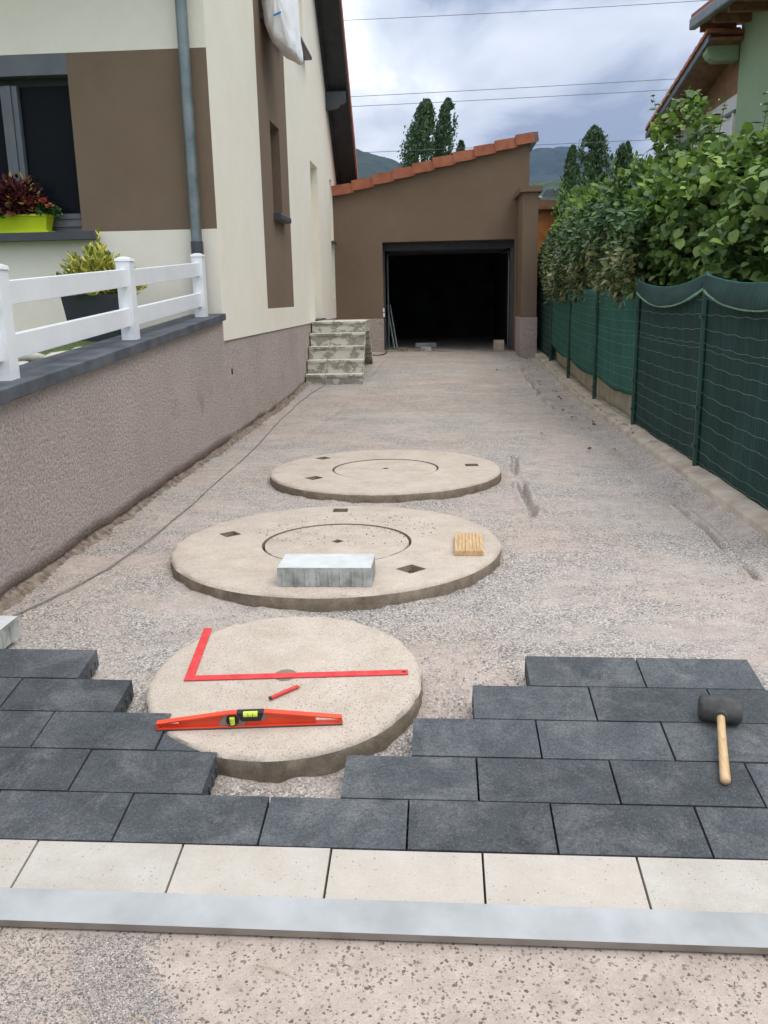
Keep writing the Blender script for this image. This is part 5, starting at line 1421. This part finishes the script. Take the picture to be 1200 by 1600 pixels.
def poplars():
    # base x at distance y, top height, half width, lean, label
    specs = [(-2.15, 70, 15.3, 1.15, 1.35, 'leftmost and broadest poplar above the garage roof, leaning to the right'),
             (-0.10, 72, 15.7, 0.85, 0.85, 'slim tall poplar right beside the broad one above the garage roof'),
             (1.35, 74, 13.0, 0.50, 0.45, 'short poplar tip just clearing the terracotta verge of the garage roof'),
             (8.85, 66, 11.2, 0.52, 0.45, 'small narrow poplar nearest the garage among those right of it'),
             (9.75, 68, 10.3, 0.36, 0.1, 'very short poplar between the narrow and the tallest one right of the garage'),
             (11.4, 70, 13.1, 1.10, -0.1, 'tallest dense poplar to the right of the garage'),
             (14.0, 72, 12.3, 0.75, 0.0, 'poplar half hidden behind the hazel sprouts')]
    for k, (x, y, H, w, lean, lab) in enumerate(specs):
        t = thing('poplar_tree', lab, 'tree', (x, y, -0.5), 0, 'poplars in the distance')
        n = int(12000*w)+4000
        f = rng.random(n)**0.62
        prof = np.interp(f, [0, 0.12, 0.35, 0.75, 0.86, 0.93, 0.975, 1], [0.25, 0.75, 1.0, 1.0, 0.90, 0.72, 0.46, 0.10])*w
        # upswept plumes: clusters on branches
        nb = 26; bi = rng.integers(0, nb, n); ba = rng.random(nb)*6.28; bz = rng.random(nb)
        ang = ba[bi]+rng.normal(size=n)*0.35
        r = prof*np.sqrt(rng.random(n))*(0.84+0.22*np.sin(ang*3+f*13+k)+0.18*rng.normal(size=n))
        px = r*np.cos(ang)+lean*f**2.2; py = r*np.sin(ang)
        z = 0.8+f*(H-0.3)
        px += 0.5*w*grid_noise(0, 0, z*1.1+k*9, ang*0.9, 81)
        P = np.stack([px, py, z], -1)
        gap = grid_noise(0, 0, px*2.6+k*5, z*1.5, 82)
        keep = gap < (0.30 if k != 1 else 0.40); P = P[keep]; n = len(P)
        D = runit(n)*0.6+np.array([[0.35+lean*0.3, 0, 0.9]]); N = runit(n)
        tag(leaves('crown', P, D, N, rng.uniform(0.13, 0.30, n), ['poplar'], 'small', None, t), kind='stuff')
        bm = BM(); tube(bm, [(0, 0, 0), (0.02, 0, H*0.4), (lean*0.3, 0, H*0.8)], [0.22, 0.14, 0.03], 8); obj('trunk', bm, 'bark', t)
poplars()

def bushes_far():
    # low tree line behind the garage plot
    for k, (x, y, h, lab) in enumerate(((6.6, 42, 4.4, 'low dark bush left of the poplars behind the hedge'), (-3.6, 60, 7.8, 'small green treetop between the left house roof and the garage tiles'),)):
        t = thing('distant_bush', lab, 'tree', (x, y, -0.5))
        n = 2600; v = runit(n); P = v*np.array([1.0, 1.0, h*0.5])*(1+0.3*grid_noise(0, 0, v[:, 0]*4+k, v[:, 2]*4, 91))[:, None]*(0.7+0.3*rng.random(n))[:, None]+np.array([0, 0, h*0.5])
        tag(leaves('crown', P, runit(n), v+runit(n)*0.5, rng.uniform(0.12, 0.25, n), ['poplar'], 'small', None, t), kind='stuff')
        bm = BM(); tube(bm, [(0, 0, 0), (0, 0, h*0.6)], [0.15, 0.05], 7); obj('trunk', bm, 'bark', t)
bushes_far()

# ------------------------------------------------------------------ plants at the house
def planter():
    t = thing('shrub_planter', 'charcoal square planter with a yellow variegated shrub behind the white fence', 'planter', (-3.05, 8.05, 1.06))
    bm = BM(); s0, s1, h = 0.205, 0.255, 0.42
    def fr(s, z): return [bm.verts.new(p) for p in ((-s, -s, z), (s, -s, z), (s, s, z), (-s, s, z))]
    a = fr(s0, 0); b = fr(s1, h); c = fr(s1-0.025, h); d = fr(s1-0.035, h-0.06)
    for r0, r1 in ((a, b), (b, c), (c, d)):
        for k in range(4): bm.faces.new((r0[k], r0[(k+1) % 4], r1[(k+1) % 4], r1[k]))
    bm.faces.new(a[::-1]); bm.faces.new(d); obj('pot', bm, 'planter', t)
    s = bpy.data.objects.new('shrub', None)
    tips = []
    P, D = [], []
    for k in range(170):
        az = rng.random()*6.28; el = rng.uniform(0.05, 1.5)
        L = rng.uniform(0.30, 0.45)*(1+0.10*math.sin(el)) if k else 0.60
        if k == 0: az, el, L = 0, 1.5, 0.60
        v = np.array([math.cos(az)*math.cos(el)*0.92, math.sin(az)*math.cos(el)*0.92, math.sin(el)]); base = np.array([0, 0, h-0.05])
        m = 24
        for j in range(m):
            f = 0.30+0.70*j/m; p = base+v*L*f; a = j*2.4
            u = np.array([math.cos(a), math.sin(a), 0.25])
            P.append(p); D.append(v*(0.5+0.6*f)+u*0.8)
    P = np.array(P); D = np.array(D); n = len(P)
    f = leaves('foliage', P, D, D*0+np.array([0, -0.3, 1.0])+runit(n)*0.4, rng.uniform(0.05, 0.078, n), ['euonymus'], 'laurel', None, t); tag(f, kind='stuff')
planter()
def flower_box():
    t = thing('flower_box', 'lime green flower box with burgundy and red flowering plants on the front window sill', 'flower box', (-3.98, YF-0.03, 2.074))
    bm = BM(); L0, L1, W0, W1, h = 0.25, 0.278, 0.062, 0.085, 0.165
    def fr(a, b, z): return [bm.verts.new(p) for p in ((-a-0.0, -b, z), (a, -b, z), (a, b, z), (-a-0.0, b, z))]
    rs = [fr(L0, W0, 0.012), fr(L1, W1, h-0.02), fr(L1+0.012, W1+0.012, h-0.018), fr(L1+0.012, W1+0.012, h), fr(L1-0.006, W1-0.006, h), fr(L1-0.015, W1-0.015, h-0.03)]
    for r0, r1 in zip(rs, rs[1:]):
        for k in range(4): bm.faces.new((r0[k], r0[(k+1) % 4], r1[(k+1) % 4], r1[k]))
    bm.faces.new(rs[0][::-1]); bm.faces.new(rs[-1]); bevel(bm, 0.004, 2, 40); obj('box', bm, 'lime', t)
    bm = BM(); box(bm, -L0-0.03, L0+0.03, -W0-0.028, W0+0.02, 0.0, 0.016); bevel(bm, 0.005, 2); obj('saucer', bm, 'lime', t)
    def clump(name, c, rad, n, smin, smax, mat, kind='hazel', up=0.5):
        v = runit(n); v[:, 2] = np.abs(v[:, 2]); P = np.array(c)+v*np.array(rad)*(0.55+0.5*rng.random(n))[:, None]
        D = v*0.8+runit(n)*0.5; D[:, 2] -= 0.1
        tag(leaves(name, P, D, v*0.5+np.array([0, -0.35, up])+runit(n)*0.4, rng.uniform(smin, smax, n), [mat], kind, None, t), kind='stuff')
    clump('coleus_plant', (-0.02, 0.0, 0.20), (0.27, 0.13, 0.30), 620, 0.045, 0.085, 'coleus', 'laurel')
    clump('coleus_leaves', (-0.10, -0.02, 0.18), (0.24, 0.12, 0.24), 300, 0.05, 0.08, 'coleus', 'hazel')
    clump('green_foliage', (0.25, -0.01, 0.15), (0.15, 0.10, 0.10), 260, 0.02, 0.04, 'flowerleaf', 'hazel')
    clump('green_foliage', (-0.22, -0.06, 0.14), (0.08, 0.07, 0.09), 120, 0.03, 0.05, 'flowerleaf', 'hazel')
    for c in ((0.19, -0.04, 0.27), (0.30, -0.05, 0.225), (0.10, -0.07, 0.26), (0.24, -0.05, 0.28)):
        clump('flower_cluster', c, (0.035, 0.03, 0.03), 46, 0.012, 0.02, 'petal', 'hazel')
flower_box()

def duvet():
    t = thing('duvet', 'white duvet hung out to air from an upper window of the taupe stripe', 'duvet', (-1.90, 11.75, 4.33))
    nu, nv = 44, 60
    V = []
    # cross section in (x,z) swept along Y; thick folded bundle hanging over the sill
    Lz = 1.05
    for i in range(nu):
        f = i/(nu-1); y = -0.36+0.80*f
        edge = min(1, 5.0*min(f, 1-f)+0.10)**0.5
        for j in range(nv):
            a = 2*math.pi*j/nv
            c, s = math.cos(a), math.sin(a)
            e = 0.36
            cx = math.copysign(abs(c)**e, c); cz = math.copysign(abs(s)**e, s)
            hx = 0.185*(0.45+0.55*edge); hz = 0.56*(0.90+0.10*edge)
            zz = 0.545+cz*hz
            xx = 0.0+cx*hx
            if zz < 0.22: xx = xx*(0.90+0.1*zz/0.22)+0.16*(0.22-zz)
            xx += 0.09*(1-zz/1.1)-0.04
            zz += (-0.10*cx*(1-min(1, max(0, zz)/0.4)))
            p = Vector((xx, y, zz))
            w = 0.028*mnoise.noise(Vector((p.x*5, p.y*4, p.z*3.0+2)))+0.014*mnoise.noise(Vector((p.x*14+p.z*4, p.y*11, p.z*6)))+0.007*abs(mnoise.noise(Vector((p.x*30, p.y*26, p.z*13))))
            n = Vector((cx, 0, cz)).normalized() if abs(cx)+abs(cz) > 0 else Vector((1, 0, 0))
            p += n*w; p.y += 0.03*mnoise.noise(Vector((p.x*6, p.z*6, f*3)))
            V.append(tuple(p))
    F = []
    for i in range(nu-1):
        for j in range(nv):
            F.append((i*nv+j, i*nv+(j+1) % nv, (i+1)*nv+(j+1) % nv, (i+1)*nv+j))
    bm = BM(); vs = [bm.verts.new(v) for v in V]
    for f in F: bm.faces.new([vs[k] for k in f])
    # rounded end caps
    for i0, sgn in ((0, -1), (nu-1, 1)):
        ring = vs[i0*nv:(i0+1)*nv]; cen = sum((v.co for v in ring), Vector())/nv
        prev = ring
        for k in range(1, 6):
            s = 1-k/6*0.98; nr = []
            for v in ring:
                q = cen+(v.co-cen)*s; q.y += sgn*0.045*math.sin(k/6*math.pi/2)+0.016*mnoise.noise(q*9)+0.008*mnoise.noise(q*22)
                nr.append(bm.verts.new(q))
            for j in range(nv): bm.faces.new((prev[j], prev[(j+1) % nv], nr[(j+1) % nv], nr[j]))
            prev = nr
        bm.faces.new(prev)
    bmesh.ops.recalc_face_normals(bm, faces=bm.faces[:])
    obj('cover', bm, 'duvet', t, smooth=True)
    bm = BM()
    for a, b in (((0.02, -0.437, 0.30), (0.12, -0.430, 0.345)),):
        box(bm, -0.005, 0.085, -0.43, -0.42, 0.295, 0.315); 
    for v in bm.verts: v.co.z += (v.co.x)*0.35
    obj('blue_print', bm, 'blue', t)
    bm = BM(); tube(bm, [(0.02, -0.30, 0.02), (0.022, -0.302, -0.10), (0.035, -0.30, -0.20)], 0.0022, 4); obj('cord', bm, 'cable', t)
duvet()

# ------------------------------------------------------------------ cables, wires
def cables():
    pts = [(-2.06, 3.30), (-1.985, 3.664), (-1.846, 4.162), (-1.79, 4.5), (-1.768, 4.80), (-1.745, 5.4), (-1.747, 6.0), (-1.762, 7.0), (-1.774, 8.1), (-1.83, 9.3), (-1.895, 10.5), (-1.93, 12.0), (-1.90, 13.0), (-1.80, 13.70), (-1.785, 13.90)]
    P = []
    for k in range(len(pts)-1):
        for j in range(8):
            f = j/8; x = pts[k][0]*(1-f)+pts[k+1][0]*f; y = pts[k][1]*(1-f)+pts[k+1][1]*f
            x += 0.012*mnoise.noise(Vector((y*1.9, 0, 0)))
            P.append((x, y, gzf(x, y)+0.012+0.006*mnoise.noise(Vector((y*3, 1, 0)))))
    P += [(-1.785, 13.93, 0.14), (-1.78, 13.935, 0.25), (-1.775, 14.15, 0.30), (-1.77, 14.155, 0.46), (-1.76, 14.37, 0.50), (-1.755, 14.375, 0.665), (-1.75, 14.59, 0.70), (-1.745, 14.595, 0.865), (-1.735, 14.81, 0.90), (-1.73, 14.815, 1.045), (-1.74, 15.2, 1.055), (-2.0, 15.7, 1.055)]
    bm = BM(); tube(bm, P, 0.0048, 8)
    o = obj('power_cable', bm, 'cable', smooth=True); tag(o, 'thin dusty cable running along the left wall and up the concrete steps', 'cable')
    bm = BM(); q = [(-1.06, 18.35, 0.95), (-1.055, 18.38, 0.5), (-1.05, 18.2, 0.32), (-1.10, 17.9, 0.30), (-1.22, 17.7, 0.29), (-1.4, 17.9, 0.31), (-1.55, 18.2, 0.32)]
    tube(bm, q, 0.010, 6); tag(obj('black_hose', bm, 'black'), 'short dark cable curling at the left foot of the garage opening', 'cable')
cables()
def power_lines():
    spec = [((-40, 40.5, 12.3), (45, 39.5, 13.0), 1.30, 'topmost power line crossing the sky above the garage'),
            ((-40, 40.5, 9.1), (45, 39.5, 10.4), 0.62, 'upper wire of the close pair of power lines above the garage roof'),
            ((-40, 40.7, 8.8), (45, 39.7, 10.0), 0.62, 'lower wire of the close pair of power lines above the garage roof'),
            ((-40, 40.5, 7.05), (45, 39.5, 7.95), 0.42, 'lowest power line passing in front of the poplars')]
    for a, b, sag, lab in spec:
        a, b = Vector(a), Vector(b); bm = BM(); P = []
        for k in range(61):
            f = k/60; p = a+(b-a)*f; p.z -= sag*4*f*(1-f)-sag*0.94; P.append(p-Vector((0, 0, 0)))
        tube(bm, P, 0.011, 5)
        tag(obj('power_line', bm, 'powerwire'), lab, 'power line', 'power lines')
power_lines()

# ------------------------------------------------------------------ loose grit, stones, dead leaves
def grit(name, X, Y, Zf, smin, smax, seed, mat='grit', parent=None):
    r = np.random.default_rng(seed); n = len(X)
    O = np.array([(1, 0, 0), (0, 1, 0), (-1, 0, 0), (0, -1, 0), (0, 0, 1), (0, 0, -1)], float)
    FF = np.array([(0, 1, 4), (1, 2, 4), (2, 3, 4), (3, 0, 4), (1, 0, 5), (2, 1, 5), (3, 2, 5), (0, 3, 5)])
    S = smin+(smax-smin)*r.random(n)**2.2
    V = O[None]*(0.6+0.8*r.random((n, 6, 1)))*S[:, None, None]*np.array([1, 1, 0.62])
    a = r.random(n)*6.28; c, s = np.cos(a)[:, None], np.sin(a)[:, None]
    vx = V[:, :, 0]*c-V[:, :, 1]*s; vy = V[:, :, 0]*s+V[:, :, 1]*c
    V = np.stack([vx+X[:, None], vy+Y[:, None], V[:, :, 2]+Zf[:, None]+S[:, None]*0.25], -1)
    F = (FF[None]+(np.arange(n)*6)[:, None, None]).reshape(-1, 3)
    return tag(np_mesh(name, V.reshape(-1, 3), F, mat, parent), kind='stuff')
def scatter():
    # fine crushed stone lying thickest in the grey patches of the sub-base
    n = 52000
    X = rng.uniform(-2.05, 1.84, n); Y = 1.9+rng.random(n)**1.5*5.6
    m = grid_noise(0, 0, X*1.3+7, Y*1.7, 101)+0.6*grid_noise(0, 0, X*3.7, Y*5.1, 102)+0.35*rng.normal(size=n)*0.5
    k = m > 0.02; X, Y = X[k], Y[k]
    def inlid(cx, cy, r): return (X-cx)**2+(Y-cy)**2 < r*r
    k = ~(inlid(-0.555, 2.92, 0.5) | inlid(-0.575, 4.755, 0.92) | inlid(-0.43, 6.945, 0.93)); X, Y = X[k], Y[k]
    grit('gravel', X, Y, gz(X, Y), 0.0013, 0.0052, 5)
    # heap of grit on the apron, lower left
    n = 42000; X = rng.uniform(-1.25, -0.42, n); Y = rng.uniform(1.40, 1.772, n)
    edge = -0.66+0.05*grid_noise(0, 0, Y*9, Y*0, 103)+0.16*np.clip((1.72-Y)/0.2, 0, 1)
    dens = np.clip((edge-X)/0.05, 0, 1)*np.where(X > edge-0.22, 1.0, 0.45)*(0.65+0.7*(grid_noise(0, 0, X*7, Y*7, 104)+0.3))
    k = rng.random(n) < dens; X, Y = X[k], Y[k]
    grit('gravel', X, Y, T(Y)+TX(X)-0.006, 0.0010, 0.0034, 6)
    # odd stones: on the apron, on the lids
    n = 260; X = rng.uniform(-0.6, 0.8, n); Y = rng.uniform(1.42, 1.76, n); grit('gravel', X, Y, T(Y)+TX(X)-0.006, 0.001, 0.0028, 7)
    n = 420; a = rng.random(n)*6.28; rr = np.sqrt(rng.random(n))*0.5; X = -0.55+0.9*rr*np.cos(a)*1.2; Y = 5.05+rr*np.sin(a)*0.75
    grit('gravel', X, Y, X*0+0.076, 0.0014, 0.0055, 8, 'lidside')
    # broken render lumps along the wall foot and crumbs on the kerb
    n = 1100; Y = rng.uniform(3.4, 17.5, n)**1.0; X = -2.05+np.abs(rng.normal(size=n))*0.04; grit('rubble', X, Y, gz(X, Y), 0.002, 0.010, 9, 'kerb')
    n = 420; Y = rng.uniform(7.5, 17, n); X = 1.80+rng.random(n)*0.25; Z = np.where(X > 1.86, np.array([kz(float(v)) for v in Y])+0.012, gz(X, Y)+0.01); grit('rubble', X, Y, Z, 0.005, 0.02, 10, 'kerb')
    # dead leaves blown along the kerb
    n = 60; Y = 8.0+rng.random(n)*10; X = 1.72-np.abs(rng.normal(size=n))*0.14; far = rng.random(n) < 0.35; X = np.where(far, rng.uniform(0.8, 1.75, n), X)
    P = np.stack([X, Y, gz(X, Y)+0.022], -1); D = runit(n); D[:, 2] *= 0.3
    tag(leaves('dead_leaves', P, D, np.array([[0, 0, 1.0]])+runit(n)*0.5, rng.uniform(0.025, 0.05, n), ['deadleaf'], 'hazel'), kind='stuff')
    # scruffy tufts on the far groove
scatter()
def straws():
    for (x, y, a, L, lab) in ((-0.42, 1.70, -0.35, 0.10, 'thin dry straw lying on the concrete in front of the aluminium bar'), (-0.66, 1.56, -0.6, 0.05, 'short dry straw lying at the edge of the grey grit heap')):
        bm = BM(); P = []
        for k in range(7):
            f = k/6; px = x+L*f*math.cos(a); py = y+L*f*math.sin(a)+0.006*math.sin(f*3)
            P.append((px, py, T(py)+TX(px)-0.003+0.003*math.sin(f*3.14)))
        tube(bm, P, 0.0009, 4); tag(obj('straw', bm, 'wood'), lab, 'straw')
straws()
def garden_stones():
    spots = [(-2.62, 6.1, 0.10), (-2.72, 6.45, 0.08), (-2.55, 6.75, 0.09), (-2.8, 6.9, 0.07), (-2.6, 7.15, 0.08), (-2.75, 5.75, 0.07), (-2.95, 6.3, 0.09), (-2.5, 7.5, 0.06)]
    for k, (x, y, s) in enumerate(spots):
        bm = BM(); bmesh.ops.create_icosphere(bm, subdivisions=2, radius=1)
        for v in bm.verts:
            v.co *= 1+0.25*mnoise.noise(v.co*1.3+Vector((k*5, 0, 0))); v.co = Vector((v.co.x*s*1.25, v.co.y*s, v.co.z*s*0.6))
        o = obj('stone', bm, 'stone', smooth=True); o.location = (x, y, 0.93+0.028*(y-4)+s*0.35); o.rotation_euler = (0, 0, k*1.1)
        tag(o, 'rounded pale garden stone on the lawn behind the white fence', 'stone', 'garden stones behind the white fence')
garden_stones()

# ------------------------------------------------------------------ air between here and the mountains
def haze():
    m = bpy.data.materials.new('haze_air'); m.use_nodes = True; nt = m.node_tree; nt.nodes.clear()
    o = nt.nodes.new('ShaderNodeOutputMaterial'); v = nt.nodes.new('ShaderNodeVolumePrincipled')
    v.inputs['Color'].default_value = (0.28, 0.45, 1.0, 1); v.inputs['Density'].default_value = 0.000065; v.inputs['Anisotropy'].default_value = 0.2
    nt.links.new(v.outputs[0], o.inputs['Volume'])
    bm = BM(); box(bm, -4850, 4850, -4850, 4850, -1.6, 540)
    MT['haze'] = m
    tag(obj('haze', bm, 'haze'), kind='stuff')
haze()
